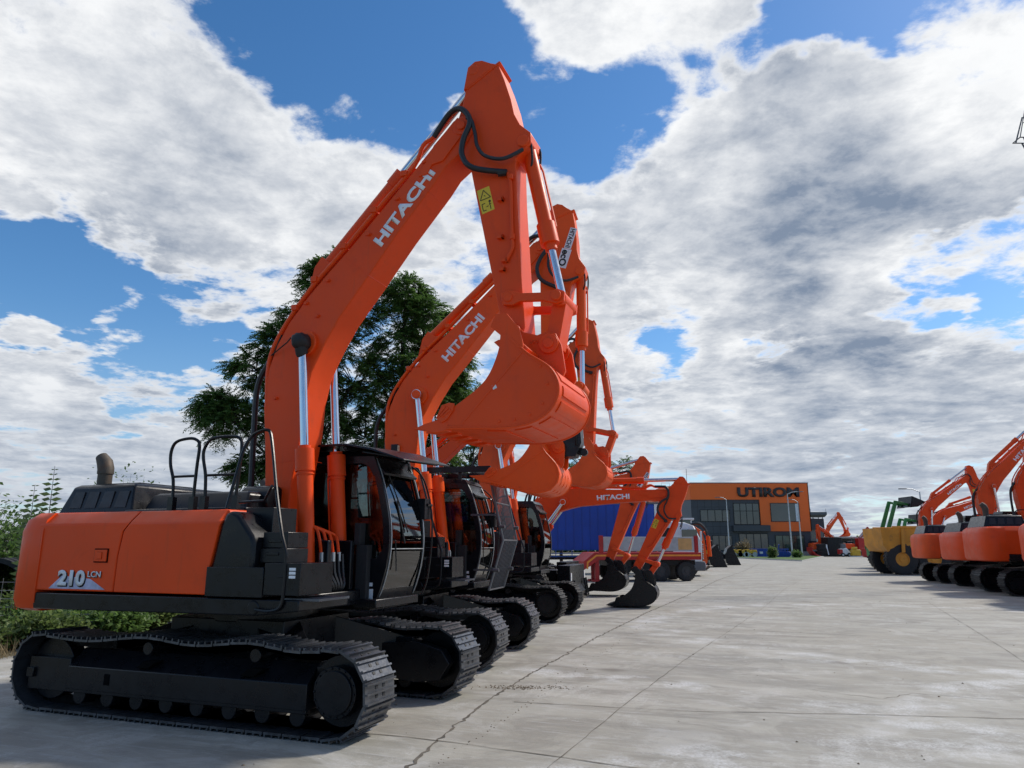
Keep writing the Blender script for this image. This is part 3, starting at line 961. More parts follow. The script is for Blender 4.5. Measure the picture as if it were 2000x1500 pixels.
    mb.tube(catmull([(a[0][0] - .22, -.1, a[0][1] - .9), (a[0][0] - .24, -.1, a[0][1] - .3), (a[0][0] - .22, -.12, a[0][1] + .3), (a[0][0] - .02, -.15, a[0][1] + .62), (fb((.1, 4.2))[0], -.17, fb((.1, 4.2))[1])], 5), .035, 8)
    mb.tube(catmull([(a[0][0] - .1, .1, a[0][1] - .9), (a[0][0] - .14, .1, a[0][1] - .3), (a[0][0] - .12, .1, a[0][1] + .2), (a[0][0] + .0, .1, a[0][1] + .62)], 5), .03, 8)
    mb.cyl((a[0][0] - .22, -.1, a[0][1] - .9), (a[0][0] - .22, -.1, a[0][1] - 1.0), .04, 8)
    obj('hose', mb, HOSE, boom, 40)
    if not wheeled or True:
        mb = MB()
        mb.tube([(a[0][0] - .22, -.1, a[0][1] - 1.0), (a[0][0] - .2, -.1, a[0][1] - 1.5), (-.26, -.2, 1.95), (-.2, -.2, 1.7)] if fb(cR)[1] > 3.5 else [(0, -.1, 1.8), (.1, -.1, 2.0)], .034, 8)
        obj('pipe', mb, paint, root, 40)
    boom_cyl_parts(root, Rp, up=paint, frac=pose.get('bfrac', .53))
    # arm
    mb = MB(); mb.prism([fa(p) for p in ARM], -.18, .18)
    mb.cyl((P_[0], -.24, P_[1]), (P_[0], .24, P_[1]), .1, 18)
    Lp = fa(cL); Sp = fa((2.62, 7.19)); Cp = fa((3.24, 6.13))
    mb.cyl((Sp[0], -.2, Sp[1]), (Sp[0], .2, Sp[1]), .07, 16); mb.cyl((Cp[0], -.2, Cp[1]), (Cp[0], .2, Cp[1]), .075, 16)
    arm = obj('arm', mb, paint, root, 40, bevel=.012)
    mb = MB()
    q = [fa(p) for p in ((2.52, 6.98), (2.95, 7.23), (2.97, 7.21), (2.54, 6.95))]
    mb.prism(q, -.19, .19)
    mb.prism([fa(p) for p in ((2.5, 6.95), (2.55, 7.24), (2.64, 7.3), (2.73, 7.29), (2.9, 7.19))], -.195, .195)
    obj('arm_fitting', mb, paint, arm, 40, bevel=.004); mb = MB()
    mb.tube([(x, -.205, z) for x, y, z in path3([(3.06, 5.76), (3.1, 5.6), (3.11, 5.2), (3.12, 4.95), (3.12, 4.85), (3.04, 4.7)], fa, 0)], .02, 8)
    for p in ((3.1, 5.7), (3.12, 4.98)):
        q = fa(p); mb.cyl((q[0], -.205, q[1] - .03), (q[0], -.205, q[1] + .03), .032, 8)
    obj('pipe', mb, paint, arm, 40, bevel=.002)
    if detail > 1:
        for p in ((2.98, 5.45), (3.03, 4.72), (3.0, 4.62), (2.98, 5.0)):
            q = fa(p); m2 = MB(); m2.box((q[0] - .035, -.23, q[1] - .018), (q[0] + .035, -.17, q[1] + .018)); m2.box((q[0] + .015, -.23, q[1] - .018), (q[0] + .035, -.17, q[1] + .03))
            obj('bracket', m2, paint, arm, 40)
    if detail > 0:
        s0, s1, s2, s3 = [fa(p) for p in ((2.68, 5.62), (2.83, 5.655), (2.90, 5.36), (2.75, 5.32))]
        if 'eco' not in opts:
            st = obj('warning_sticker', MB().prism([s0, s1, s2, s3], -.1825, -.18), YEL, arm)
            mb = MB()
            def pt(u, v):
                return (s0[0] + (s1[0] - s0[0]) * u + (s3[0] - s0[0]) * v, -.184, s0[1] + (s1[1] - s0[1]) * u + (s3[1] - s0[1]) * v)
            for a, b in (((.5, .08), (.92, .45)), ((.92, .45), (.1, .45)), ((.1, .45), (.5, .08)), ((.15, .62), (.15, .9)), ((.15, .9), (.4, .9)), ((.15, .62), (.4, .62)), ((.45, .78), (.62, .76)), ((.75, .65), (.75, .92)), ((.68, .72), (.86, .7)), ((.45, .3), (.55, .34))):
                mb.bar(pt(*a), pt(*b), .008, .002, up=(0, 1, 0))
            mb.cyl((pt(.78, .6)[0], -.186, pt(.78, .6)[2]), (pt(.78, .6)[0], -.182, pt(.78, .6)[2]), .014, 8)
            obj('pictogram', mb, BLACKM, st)
        else:
            # white strip with the maker's name and eco mark
            e0, e1 = fa((3.07, 6.88)), fa((2.98, 6.15))
            dv = Vector((e1[0] - e0[0], e1[1] - e0[1])); L_ = dv.length; dv.normalize(); nv = Vector((dv.y, -dv.x))
            def q(l, w): return (e0[0] + dv.x * l + nv.x * w, e0[1] + dv.y * l + nv.y * w)
            st = obj('maker_sticker', MB().prism([q(0, 0), q(L_ * .52, 0), q(L_ * .52, .12), q(0, .12)], -.184, -.18).prism([q(L_ * .53, -.02), q(L_, -.02), q(L_, .15), q(L_ * .53, .15)], -.184, -.18), WHITE, arm)
            b0 = q(.02, .105)
            text_mesh('lettering', 'HITACHI', (b0[0], -.185, b0[1]), (dv.x, 0, dv.y), (-nv.x, 0, -nv.y), L_ * .47, .08, BLACKM, .002, .02, st)
            b0 = q(L_ * .56, .13)
            text_mesh('lettering', 'ecO', (b0[0], -.185, b0[1]), (dv.x, 0, dv.y), (-nv.x, 0, -nv.y), L_ * .4, .125, BLACKM, .002, .03, st)
    # hoses round the boom tip
    if detail > 0:
        mb = MB()
        y0 = -.27
        mb.tube(catmull([(fb(HOSE1[0])[0], -.19, fb(HOSE1[0])[1]), (fb(HOSE1[1])[0], -.26, fb(HOSE1[1])[1])] + [(fa(p)[0], y0 - .04, fa(p)[1]) for p in HOSE1[2:-1]] + [(fa(HOSE1[-1])[0], -.22, fa(HOSE1[-1])[1])], 6), .033, 10)
        mb.tube(catmull([(fb(HOSE1[1])[0], .0, fb(HOSE1[1])[1])] + [(fa(p)[0], y0 - .01, fa(p)[1]) for p in HOSE2[1:-1]] + [(fa(HOSE2[-1])[0], -.19, fa(HOSE2[-1])[1])], 6), .022, 8)
        q = fa((3.0, 5.76))
        mb.cyl((q[0] - .04, -.23, q[1]), (q[0] + .05, -.22, q[1]), .04, 8)
        obj('hose', mb, HOSE, boom, 40)
        mb = MB()
        c = Vector((Cp[0], 0, Cp[1]))
        mb.tube(catmull([c + Vector((.0, -.12, -.02)), c + Vector((.07, -.14, .02)), c + Vector((.08, -.1, -.2)), c + Vector((.04, -.05, -.3))], 4), .014, 6)
        mb.tube(catmull([c + Vector((-.02, .1, -.02)), c + Vector((.09, .14, .05)), c + Vector((.1, .1, -.22)), c + Vector((.04, .05, -.36))], 4), .014, 6)
        obj('hose', mb, HOSE, arm, 40)
    # arm cylinder
    B0 = Vector((fb((.58, 5.05))[0], 0, fb((.58, 5.05))[1])); S3 = Vector((Sp[0], 0, Sp[1]))
    dv = (S3 - B0); e = B0 + dv * pose.get('afrac', .5)
    dn = dv.normalized()
    mb = MB(); mb.cyl(B0, e, .085, 18); mb.cyl(e - dn * .18, e + dn * .02, .1, 18)
    q = fb((.52, 4.8)); q2 = fb((.78, 5.04))
    mb.prism([fb((.42, 4.7)), (B0.x - .1, B0.z - .02), (B0.x, B0.z + .11), (B0.x + .12, B0.z + .02), fb((.86, 5.05))], -.12, .12)
    ac = obj('arm_cylinder', mb, paint, root, 40)
    mb = MB(); mb.cyl(e, S3, .055, 16); mb.cyl((S3.x, -.1, S3.z), (S3.x, .1, S3.z), .07, 14)
    obj('piston_rod', mb, CHROME, ac, 40)
    # bucket cylinder
    C3 = Vector((Cp[0], 0, Cp[1])); K3 = Vector((K_[0], 0, K_[1])); dv = K3 - C3; dn = dv.normalized(); e = C3 + dv * .62
    mb = MB(); mb.cyl(C3, e, .082, 18); mb.cyl(e - dn * .22, e + dn * .03, .106, 18); mb.cyl(e + dn * .03, e + dn * .1, .07, 14)
    mb.tube([C3 + dn * .2 + Vector((.08, .05, 0)), C3 + dn * .3 + Vector((.1, .05, 0)), e - dn * .2 + Vector((.1, .05, 0))], .013, 6)
    bc = obj('bucket_cylinder', mb, paint, root, 40)
    mb = MB(); mb.cyl(e, K3, .045, 18)
    obj('piston_rod', mb, CHROME, bc, 40)
    # linkage
    mb = MB()
    L3 = Vector((Lp[0], 0, Lp[1])); Q3 = Vector((Q_[0], 0, Q_[1]))
    for y in (-.23, .23):
        u = (K3 - L3).normalized(); w_ = Vector((-u.z, 0, u.x))
        a, b = L3, K3
        mb.prism([((a - w_ * .08 - u * .06).x, (a - w_ * .08 - u * .06).z), ((a - w_ * .085 + u * .06).x, (a - w_ * .085 + u * .06).z), ((a - w_ * .045 + u * .14).x, (a - w_ * .045 + u * .14).z), ((b - w_ * .045 - u * .14).x, (b - w_ * .045 - u * .14).z),
                  ((b - w_ * .08).x, (b - w_ * .08).z), ((b - w_ * .05 + u * .08).x, (b - w_ * .05 + u * .08).z), ((b + w_ * .05 + u * .08).x, (b + w_ * .05 + u * .08).z), ((b + w_ * .08).x, (b + w_ * .08).z),
                  ((b + w_ * .045 - u * .14).x, (b + w_ * .045 - u * .14).z), ((a + w_ * .045 + u * .14).x, (a + w_ * .045 + u * .14).z), ((a + w_ * .085).x, (a + w_ * .085).z), ((a + w_ * .05 - u * .09).x, (a + w_ * .05 - u * .09).z)], y - .025, y + .025)
    mb.cyl((L3.x, -.27, L3.z), (L3.x, .27, L3.z), .05, 14)
    mb.cyl((K3.x, -.3, K3.z), (K3.x, .3, K3.z), .055, 16); mb.cyl((K3.x, -.2, K3.z), (K3.x, .2, K3.z), .085, 16)
    mb.bar(K3, Q3, .24, .15, up=(0, 1, 0)) if False else mb.obox((K3 + Q3) / 2, (Q3 - K3) / 2, (0, .14, 0), (Q3 - K3).cross(Vector((0, 1, 0))).normalized() * .075)
    obj('bucket_link', mb, paint, root, 40, bevel=.006)
    # coupler between link and bucket
    bP, bQ = pose.get('bP', P_), pose.get('bQ', Q_)
    if 'bP' in pose:
        mb = MB()
        pts = [(P_[0] - .1, P_[1] + .12), (P_[0] + .12, P_[1] + .1), (Q_[0] + .12, Q_[1] + .08), (bQ[0] + .32, bQ[1] + .1), (bQ[0] + .22, bQ[1] - .12), (bQ[0], bQ[1] - .12), (bP[0] - .08, bP[1] - .1), (bP[0] - .12, bP[1] + .05)]
        mb.prism(pts, -.16, .16)
        mb.cyl((bQ[0] + .34, -.05, bQ[1] - .04), (bQ[0] + .34, .05, bQ[1] - .04), .06, 14)
        mb.prism([(bQ[0] + .2, bQ[1] + .1), (bQ[0] + .4, bQ[1] - .02), (bQ[0] + .33, bQ[1] - .1), (bQ[0] + .15, bQ[1] - .05)], -.03, .03)
        mb.cyl((bQ[0] + .24, -.17, bQ[1] + .45), (bQ[0] + .24, -.17, bQ[1] + .05), .02, 8)
        obj('quick_coupler', mb, BLACK, root, 40, bevel=.01)
    # bucket
    fk = sim(cP, cQ, bP, bQ)
    if 'bscale' in pose:      # keep angle, set size
        s_ = pose['bscale']; ang = math.atan2(bQ[1] - bP[1], bQ[0] - bP[0])
        L0 = math.dist(cP, cQ) * s_
        fk = sim(cP, cQ, bP, (bP[0] + L0 * math.cos(ang + pose.get('btilt', 0)), bP[1] + L0 * math.sin(ang + pose.get('btilt', 0))))
    bm_ = bucket_mat or paint
    hb = .575 * pose.get('bw', 1)
    mb = MB()
    for sy in (-1, 1):
        mb.prism([fk(p) for p in BKT_PLATE if not (p[1] > 3.7)] + [], sy * hb, sy * (hb - .022)) if False else mb.prism([fk(p) for p in BKT_PLATE], sy * hb, sy * (hb - .022))
    mb.strip([fk(p) for p in BKT_FINE], -hb - .004, hb + .004, .03 * fk.k)
    n = len(BKT_SHELL)
    if 'longribs' not in opts:
        for i in range(1, 8):
            seg_ = []
            for q_ in range(i * 6 + 1, i * 6 + 6):
                (xa, za), (xb, zb) = BKT_FINE[q_ - 1], BKT_FINE[q_ + 1]
                l_ = math.hypot(xb - xa, zb - za); seg_.append(fk((BKT_FINE[q_][0] + (zb - za) / l_ * .012, BKT_FINE[q_][1] - (xb - xa) / l_ * .012)))
            mb.strip(seg_, -hb + .13, hb - .13, .02 * fk.k)
    for k in range(4 if 'longribs' in opts else 0):
        ya = -hb + .05 + k * (2 * hb - .1) / 4; yb = ya + (2 * hb - .1) / 4 - .06
        mb.strip([fk((x + ox, z + oz)) for (x, z), (ox, oz) in zip(BKT_SHELL[1:8], ((0, -.012), (0, -.014), (.006, -.012), (.01, -.008), (.013, -.003), (.013, .003), (.01, .008)))], ya, yb, .02 * fk.k)
    # lip
    mb.prism([fk(p) for p in ((2.37, 2.845), (2.37, 2.885), (2.75, 2.87), (2.75, 2.83))], -hb, hb)
    # edge bead along the side plate
    for y_ in (-hb - .004, hb + .004): mb.tube([(fk(p)[0], y_, fk(p)[1]) for p in BKT_FINE[2:-4]], .013, 6)
    if detail > 0:
        a, b = fk((3.36, 3.56)), fk((2.72, 2.88))
        mb.bar((a[0], -hb - .003, a[1]), (b[0], -hb - .003, b[1]), .006, .02)
        for p in ((3.55, 3.4), (3.62, 3.22), (3.57, 3.03), (3.44, 2.93), (3.28, 2.89), (3.12, 2.88)):
            q = fk(p); mb.cyl((q[0], -hb - .01, q[1]), (q[0], -hb, q[1]), .016, 8)
        for sy in (-1, 1):
            cutter = [(2.44, 2.95), (2.5, 3.08), (2.58, 3.1), (2.64, 3.09), (2.63, 3.02), (2.56, 2.93), (2.5, 2.9)]
            mb.prism([fk(p) for p in cutter], sy * hb, sy * (hb + .022))
            for j in range(3):
                mb.prism([fk((x + .0, z)) for x, z in ((2.45 + .03 * j, 2.95 - .0 * j), (2.46 + .03 * j, 2.97), (2.54 + .03 * j, 3.08 - .02 * j), (2.55 + .03 * j, 3.06 - .02 * j))], sy * (hb + .02), sy * (hb + .032))
    bucket = obj('bucket', mb, bm_, root, 40, bevel=.004)
    mb = MB()
    for y in (-.2, .2):
        mb.prism([fk(p) for p in BKT_EARS], y - .02, y + .02)
        q = fk(cQ); mb.cyl((q[0], y - .05, q[1]), (q[0], y + .05, q[1]), .105, 20); mb.cyl((q[0], y - .07, q[1]), (q[0], y + .07, q[1]), .055, 16)
        q = fk(cP); mb.cyl((q[0], y - .05, q[1]), (q[0], y + .05, q[1]), .09, 18); mb.cyl((q[0], y - .07, q[1]), (q[0], y + .07, q[1]), .045, 16)
        q = fk((3.58, 3.5)); mb.cyl((q[0], y - .022, q[1]), (q[0], y + .022, q[1]), .035, 12)
    mb.prism([fk(p) for p in ((3.1, 3.72), (3.3, 3.72), (3.42, 3.6), (3.35, 3.5), (3.2, 3.55), (3.05, 3.7))], -hb + .02, hb - .02)
    obj('bucket_ear', mb, bm_, bucket, 40, bevel=.006)
    for k in range(5):
        y = -hb + .05 + k * (2 * hb - .1) / 4
        mb = MB()
        pts = [fk(p) for p in ((2.15, 2.862), (2.3, 2.90), (2.44, 2.935), (2.52, 2.92), (2.56, 2.90), (2.56, 2.82), (2.42, 2.80), (2.3, 2.835))]
        mb.loft([[(p[0], y - .055, p[1]) if i_ not in (0,) else (p[0], y - .02, p[1]) for i_, p in enumerate(pts)], [(p[0], y + .055, p[1]) if i_ not in (0,) else (p[0], y + .02, p[1]) for i_, p in enumerate(pts)]])
        obj('tooth', mb, bm_, bucket, 40, bevel=.006)
    if detail > 1 and 'zy' in opts:
        q0, q1 = fk((3.3, 3.80)), fk((3.5, 3.80))
        text_mesh('lettering', 'ZY210', (q0[0] + .02, -.222, q0[1] - .06), (1, 0, .0), (0, 0, 1), .15, .035, bm_, .006, .02, bucket)
        q = fk((3.07, 3.23)); obj('sticker', MB().obox((q[0], -hb - .002, q[1]), (.02, 0, .008), (0, .002, 0), (-.008, 0, .02)), WHITE, bucket)
    # cylinder hoses low down between the boom cylinders
    if detail > 1:
        mb = MB()
        for k in range(4):
            y = -.28 + k * .11
            x0 = .8
            mb.tube(catmull([(.74 + .02 * k, -.36 + .03 * k, 1.9), (.84, y, 1.88 - .02 * k), (.9, y, 1.75), (.93, y, 1.6)], 4), .017, 6)
        obj('pipe', mb, paint, root, 40)
        mb = MB()
        for k in range(6):
            y = -.28 + k * .08
            mb.tube(catmull([(.93, y, 1.6), (.95, y, 1.4), (1.0, y * .6, 1.25), (.9, y * .4, 1.18)], 4), .02, 6)
        obj('hose', mb, HOSE, root, 40)
        mb = MB()
        for k in range(4):
            y = -.28 + k * .11
            mb.cyl((.932, y, 1.62), (.935, y, 1.52), .024, 8)
        obj('hose_fitting', mb, STEEL, root, 40)
    return root


def body_decal(root, pk):
    mb = MB()
    # pale triangle behind the model number
    mb.prism([(-1.80, 1.245), (-.98, 1.245), (-1.2, 1.35), (-1.62, 1.38)], -1.3045, -1.3)
    d = obj('model_decal', mb, mat('decal_lilac', (.42, .43, .58), .4, var=.35, vscale=4), root)
    text_mesh('lettering', '210', (-1.66, -1.3065, 1.262), (1, 0, 0), (0, 0, 1), .40, .165, BLACKM, .002, .05, d)
    text_mesh('lettering', '210', (-1.675, -1.309, 1.275), (1, 0, 0), (0, 0, 1), .40, .165, WHITE, .002, .045, d)
    text_mesh('lettering', 'LCN', (-1.235, -1.3065, 1.362), (1, 0, 0), (0, 0, 1), .185, .062, BLACKM, .0015, .03, d)
    text_mesh('lettering', 'LCN', (-1.24, -1.309, 1.368), (1, 0, 0), (0, 0, 1), .185, .062, WHITE, .0015, .02, d)


# ================================================================== THE SETTING
rnd = random.Random(7)
rng = np.random.default_rng(5)
# ---- earth
def ground_material():
    m = bpy.data.materials.new('earth_and_grass'); m.use_nodes = True
    t = NT(m.node_tree); b = m.node_tree.nodes['Principled BSDF']
    o = t.n('ShaderNodeTexCoord').outputs['Object']
    a = t.noise(o, .35, 8, .65); c = t.noise(o, 6, 8, .7)
    col = t.mix(t.ss(a, .4, .6), (.10, .085, .05, 1), (.055, .075, .025, 1))
    col = t.mix(t.ss(c, .45, .7), col, (.17, .14, .09, 1))
    t.l(col, b.inputs['Base Color']); b.inputs['Roughness'].default_value = .95
    bp = t.n('ShaderNodeBump'); bp.inputs['Strength'].default_value = .8; bp.inputs['Distance'].default_value = .05
    t.l(c, bp.inputs['Height']); t.l(bp.outputs[0], b.inputs['Normal'])
    return m


mb = MB(); mb.add([(-3000, -600, -.03), (3000, -600, -.03), (3000, 5000, -.03), (-3000, 5000, -.03)], [(0, 1, 2, 3)])
struct('ground', mb, ground_material())


def concrete_material():
    m = bpy.data.materials.new('concrete_yard'); m.use_nodes = True
    t = NT(m.node_tree); b = m.node_tree.nodes['Principled BSDF']
    o = t.n('ShaderNodeTexCoord').outputs['Object']
    mp = t.n('ShaderNodeMapping'); mp.inputs['Rotation'].default_value = (0, 0, R(21)); t.l(o, mp.inputs[0])
    r0 = mp.outputs[0]
    def sc(v, s_):
        q = t.n('ShaderNodeMapping'); q.inputs['Scale'].default_value = s_; t.l(v, q.inputs[0]); return q.outputs[0]
    big = t.noise(o, .22, 5, .55, .3)
    mid = t.noise(sc(r0, (.55, 1.6, 1)), 1.0, 9, .66, .6)
    brush = t.noise(sc(r0, (1.2, 9, 1)), 1.6, 8, .7, .35)
    fine = t.noise(o, 38, 5, .7)
    speck = t.noise(o, 150, 2, .5)
    col = t.mix(t.ss(mid, .33, .66), (.25, .24, .208, 1), (.38, .366, .32, 1))
    col = t.mix(t.m('MULTIPLY', t.ss(big, .45, .62), .5), col, (.30, .278, .228, 1))
    blot = t.noise(o, 1.1, 8, .68, .8)
    col = t.mix(t.m('MULTIPLY', t.ss(blot, .5, .62), .45), col, (.195, .182, .158, 1))
    col = t.mix(t.m('MULTIPLY', t.ss(blot, .46, .36), .4), col, (.46, .45, .42, 1))
    col = t.mix(t.m('MULTIPLY', t.ss(brush, .5, .72), .45), col, (.47, .465, .45, 1))
    # dark damp / tyre smears
    sm = t.noise(sc(r0, (.4, 2.6, 1)), .8, 7, .62, 1.0)
    col = t.mix(t.m('MULTIPLY', t.ss(sm, .54, .70), .5), col, (.22, .205, .18, 1))
    # white scuffs left by steel tracks: comb of short marks inside ragged patches
    wv = t.n('ShaderNodeTexWave', wave_type='BANDS', bands_direction='X'); t.l(sc(r0, (1, .25, 1)), wv.inputs['Vector'])
    wv.inputs['Scale'].default_value = 1.7; wv.inputs['Distortion'].default_value = 14; wv.inputs['Detail'].default_value = 4
    patch = t.ss(t.noise(sc(r0, (.5, 1.1, 1)), 1.0, 7, .7, .8), .53, .61)
    scf = t.m('MULTIPLY', patch, t.ss(wv.outputs[1] if len(wv.outputs) > 1 else wv.outputs[0], .3, .8, .5, 1))
    scf = t.m('MULTIPLY', scf, t.ss(fine, .35, .62))
    col = t.mix(t.m('MULTIPLY', scf, .4), col, (.6, .595, .575, 1))
    # arcs of slewed tracks
    ax = t.n('ShaderNodeSeparateXYZ'); t.l(o, ax.inputs[0])
    arcs = None
    for (cx, cy, rr, wd) in ((4.5, -3.0, 9.8, .16), (-3.0, 2.0, 9.1, .13), (9, 16, 6.0, .2), (8.5, 4.5, 5.6, .14)):
        dx = t.m('SUBTRACT', ax.outputs[0], cx); dy = t.m('SUBTRACT', ax.outputs[1], cy)
        d_ = t.m('SQRT', t.m('ADD', t.m('MULTIPLY', dx, dx), t.m('MULTIPLY', dy, dy)))
        d_ = t.m('ADD', d_, t.m('MULTIPLY', t.m('SUBTRACT', mid, .5), .8))
        band = t.ss(t.m('ABSOLUTE', t.m('SUBTRACT', d_, rr)), wd, wd * 3.2, 1, 0)
        arcs = band if arcs is None else t.m('MAXIMUM', arcs, band)
    am = t.m('MULTIPLY', t.m('MULTIPLY', arcs, t.ss(t.noise(o, 1.3, 7, .7), .44, .62)), t.ss(fine, .3, .6))
    col = t.mix(t.m('MULTIPLY', am, .75), col, (.6, .61, .61, 1))
    st = t.n('ShaderNodeTexVoronoi'); st.inputs['Scale'].default_value = .55; t.l(o, st.inputs['Vector'])
    col = t.mix(t.m('MULTIPLY', t.ss(t.m('ADD', st.outputs['Distance'], t.m('MULTIPLY', mid, .3)), .17, .29, 1, 0), .6), col, (.13, .115, .095, 1))
    col = t.mix(t.m('MULTIPLY', t.ss(speck, .66, .72), .6), col, (.09, .08, .07, 1))
    t.l(col, b.inputs['Base Color'])
    t.l(t.ss(mid, .3, .7, .62, .85), b.inputs['Roughness'])
    b.inputs['Specular IOR Level'].default_value = .45
    bp = t.n('ShaderNodeBump'); bp.inputs['Strength'].default_value = .35; bp.inputs['Distance'].default_value = .012
    t.l(t.m('ADD', t.m('MULTIPLY', fine, .5), t.m('ADD', brush, mid)), bp.inputs['Height']); t.l(bp.outputs[0], b.inputs['Normal'])
    return m


mb = MB()
edge = [(-8.6, -40)]
y = 2.0
while y < 60:
    edge.append((-7.9 + rnd.uniform(-.12, .12) + min(.75, max(0, y - 12) * .4), y)); y += 1.3
edge = [e for e in edge if e[1] < 27] + [(-7.4, 28.5), (-2.6, 31), (-2.6, 40), (-6.5, 42.5), (-6.5, 60)]
edge += [(-4, 75), (8, 150), (60, 170), (260, 190), (260, -40)]
mb.prism(edge, -.12, 0.0, 'z')
struct('yard_pavement', mb, concrete_material())

# ---- joints and cracks in the concrete
def crack(mb, pts, w, jit, step=.12):
    P = [Vector(p) for p in pts]; out_ = []
    for a, b in zip(P, P[1:]):
        n = max(2, int((b - a).length / step)); t = (b - a).normalized(); nn_ = Vector((-t.y, t.x))
        for i in range(n):
            out_.append((a.lerp(b, i / n) + nn_ * rnd.gauss(0, jit), nn_))
    out_.append((P[-1], nn_))
    vs = []; fs = []
    for i, (p, q) in enumerate(out_):
        ww = w * rnd.uniform(.35, 1.5)
        vs += [(p.x - q.x * ww, p.y - q.y * ww, .0045), (p.x + q.x * ww, p.y + q.y * ww, .0045)]
    for i in range(len(out_) - 1): fs.append((2 * i, 2 * i + 2, 2 * i + 3, 2 * i + 1))
    mb.add(vs, fs)


JM = mat('joint_dirt', (.125, .11, .088), .95, var=.35, vscale=4)
mb = MB()
crack(mb, [(-1.6, 2.5), (-.95, 5.2), (-.8, 6.15), (-.65, 7.03), (-.22, 8.78), (.37, 10.66), (1.52, 14.04), (3.47, 19.36), (6.01, 25.75), (10.19, 36.95), (16, 51), (24.5, 73)], .013, .014, .07)
struct('main_crack', mb, JM)
mb = MB()
crack(mb, [(.0, 5.4), (.42, 6.45), (1.33, 8.62), (2.67, 11.63), (4.4, 15.27), (6.96, 20.76), (11, 30), (15.1, 38.6)], .0035, .006, .2)
crack(mb, [(6.5, 8.9), (7.85, 11.8), (9.5, 15.5), (12.8, 23)], .0035, .006, .2)
crack(mb, [(-4.5, 8.2), (-.93, 7.03), (.22, 6.49), (.88, 6.15), (2.6, 5.3)], .006, .006, .2)
crack(mb, [(.02, 8.53), (1.82, 8.08), (3.37, 7.94), (4.55, 7.8), (8, 7.3)], .006, .008, .2)
crack(mb, [(2.0, 16.6), (2.46, 16.42), (4.54, 15.54), (5.88, 14.92), (9, 13.5)], .006, .006, .3)
crack(mb, [(-7, 10.9), (-5, 10.1), (-3.2, 9.4)], .006, .006, .2)
crack(mb, [(5, 24.6), (9, 23), (14, 21)], .006, .006, .4)
crack(mb, [(3.6, 9.2), (4.2, 8.7), (4.7, 9.0), (5.6, 8.6)], .004, .012, .1)
struct('pavement_joint', mb, JM)

# ---- loose dirt and stones on the yard
mb = MB()
def pebble(x, y, s):
    vs = []; n = 6
    for k in range(n):
        a = 2 * math.pi * k / n + rnd.uniform(-.3, .3)
        vs.append((x + s * math.cos(a) * rnd.uniform(.6, 1), y + s * math.sin(a) * rnd.uniform(.6, 1), .001))
    vs.append((x, y, s * .7)); mb.add(vs, [(k, (k + 1) % n, n) for k in range(n)])
for i in range(150):
    yy = rnd.uniform(3.5, 30); pebble(rnd.uniform(-.6, .75) * yy * .9 + .5, yy, rnd.uniform(.006, .022))
for i in range(260):
    pebble(.15 + rnd.gauss(0, .28), 9.35 + rnd.gauss(0, .07), rnd.uniform(.004, .016))
for i in range(240):
    t_ = rnd.uniform(0, 1) ** 1.4; a = Vector((-1, 5)).lerp(Vector((6, 25.7)), t_); pebble(a.x + rnd.gauss(0, .03) - .0, a.y, rnd.uniform(.003, .012))
o = obj('gravel', mb, mat('pebbles', (.16, .125, .085), .9, var=.5, vscale=9)); o['kind'] = 'stuff'

# ================================================================== MACHINES, LEFT ROW
exA = build_excavator('excavator', 'nearest and biggest orange excavator, white model number on its rear side panel', -2.84, 8.58, -20.8, {}, group='orange excavators in the left row', paint=ORANGE, opts=('visor', 'zy'), detail=2)
body_decal(exA, '')
# the soft black sleeve on the near boom-cylinder pin
mb = MB(); rings = []
for k, (yy, r_) in enumerate(((-.44, .05), (-.42, .08), (-.38, .1), (-.33, .105), (-.27, .1), (-.22, .08))):
    rings.append([(.52 + (r_ * (1 + .12 * math.sin(3 * a + k))) * math.cos(a), yy, 4.04 - .015 + (r_ * (1 + .1 * math.sin(5 * a + 2 * k))) * math.sin(a)) for a in [2 * math.pi * i / 16 for i in range(16)]])
mb.loft(rings)
mb.tube([(.52, -.33, 4.0), (.53, -.32, 3.88), (.535, -.31, 3.86)], [.08, .07, .062], 14)
mb.tube([(.42, -.4, 4.06), (.3, -.3, 4.05), (.02, -.23, 3.93)], .008, 6)
obj('pin_cover', mb, BLACKM, exA, 60)

exB = build_excavator('excavator', 'second orange excavator in the left row, bar guard over its cab, white sticker on arm', -1.95, 12.3, -14,
                      {'F': (.12, 1.55), 'T': (2.56, 6.66), 'P': (2.66, 4.03), 'K': (3.2, 4.2), 'Q': (3.03, 3.8), 'bP': (2.5, 3.47), 'bQ': (2.87, 3.2), 'bscale': .9},
                      group='orange excavators in the left row', gauge=2.2, shoe=.6, paint=ORANGE2, opts=('guard', 'eco', 'textlow', 'longribs'), detail=2)
mb = MB(); mb.box((-.02, -.3, 3.08), (.1, -.22, 3.36)); wl = obj('work_light', mb, BLACKM, exB, 35, bevel=.01)
obj('lens', MB().box((.1, -.295, 3.1), (.108, -.225, 3.34)), mat('lamp_lens', (.7, .66, .45), .2), wl)
exC = build_excavator('excavator', 'third orange excavator in the left row, its bucket hanging behind the second one', -.6, 18.6, -15.5,
                      {'F': (.15, 1.6), 'T': (2.35, 6.68), 'P': (2.64, 4.18), 'K': (3.26, 4.4), 'Q': (3.05, 3.87), 'bscale': 1.0, 'btilt': .1},
                      group='orange excavators in the left row', gauge=2.1, shoe=.55, paint=ORANGE3, opts=(), detail=1)
exD = build_excavator('excavator', 'orange excavator of which only a slanting boom section shows above the second cab', -4.1, 25.2, -17,
                      {'F': (.3, 1.55), 'T': (3.35, 5.9), 'P': (3.9, 3.3), 'K': (4.4, 3.6), 'Q': (4.3, 3.15)}, group='orange excavators in the left row', paint=ORANGE, opts=('dark',), detail=0)
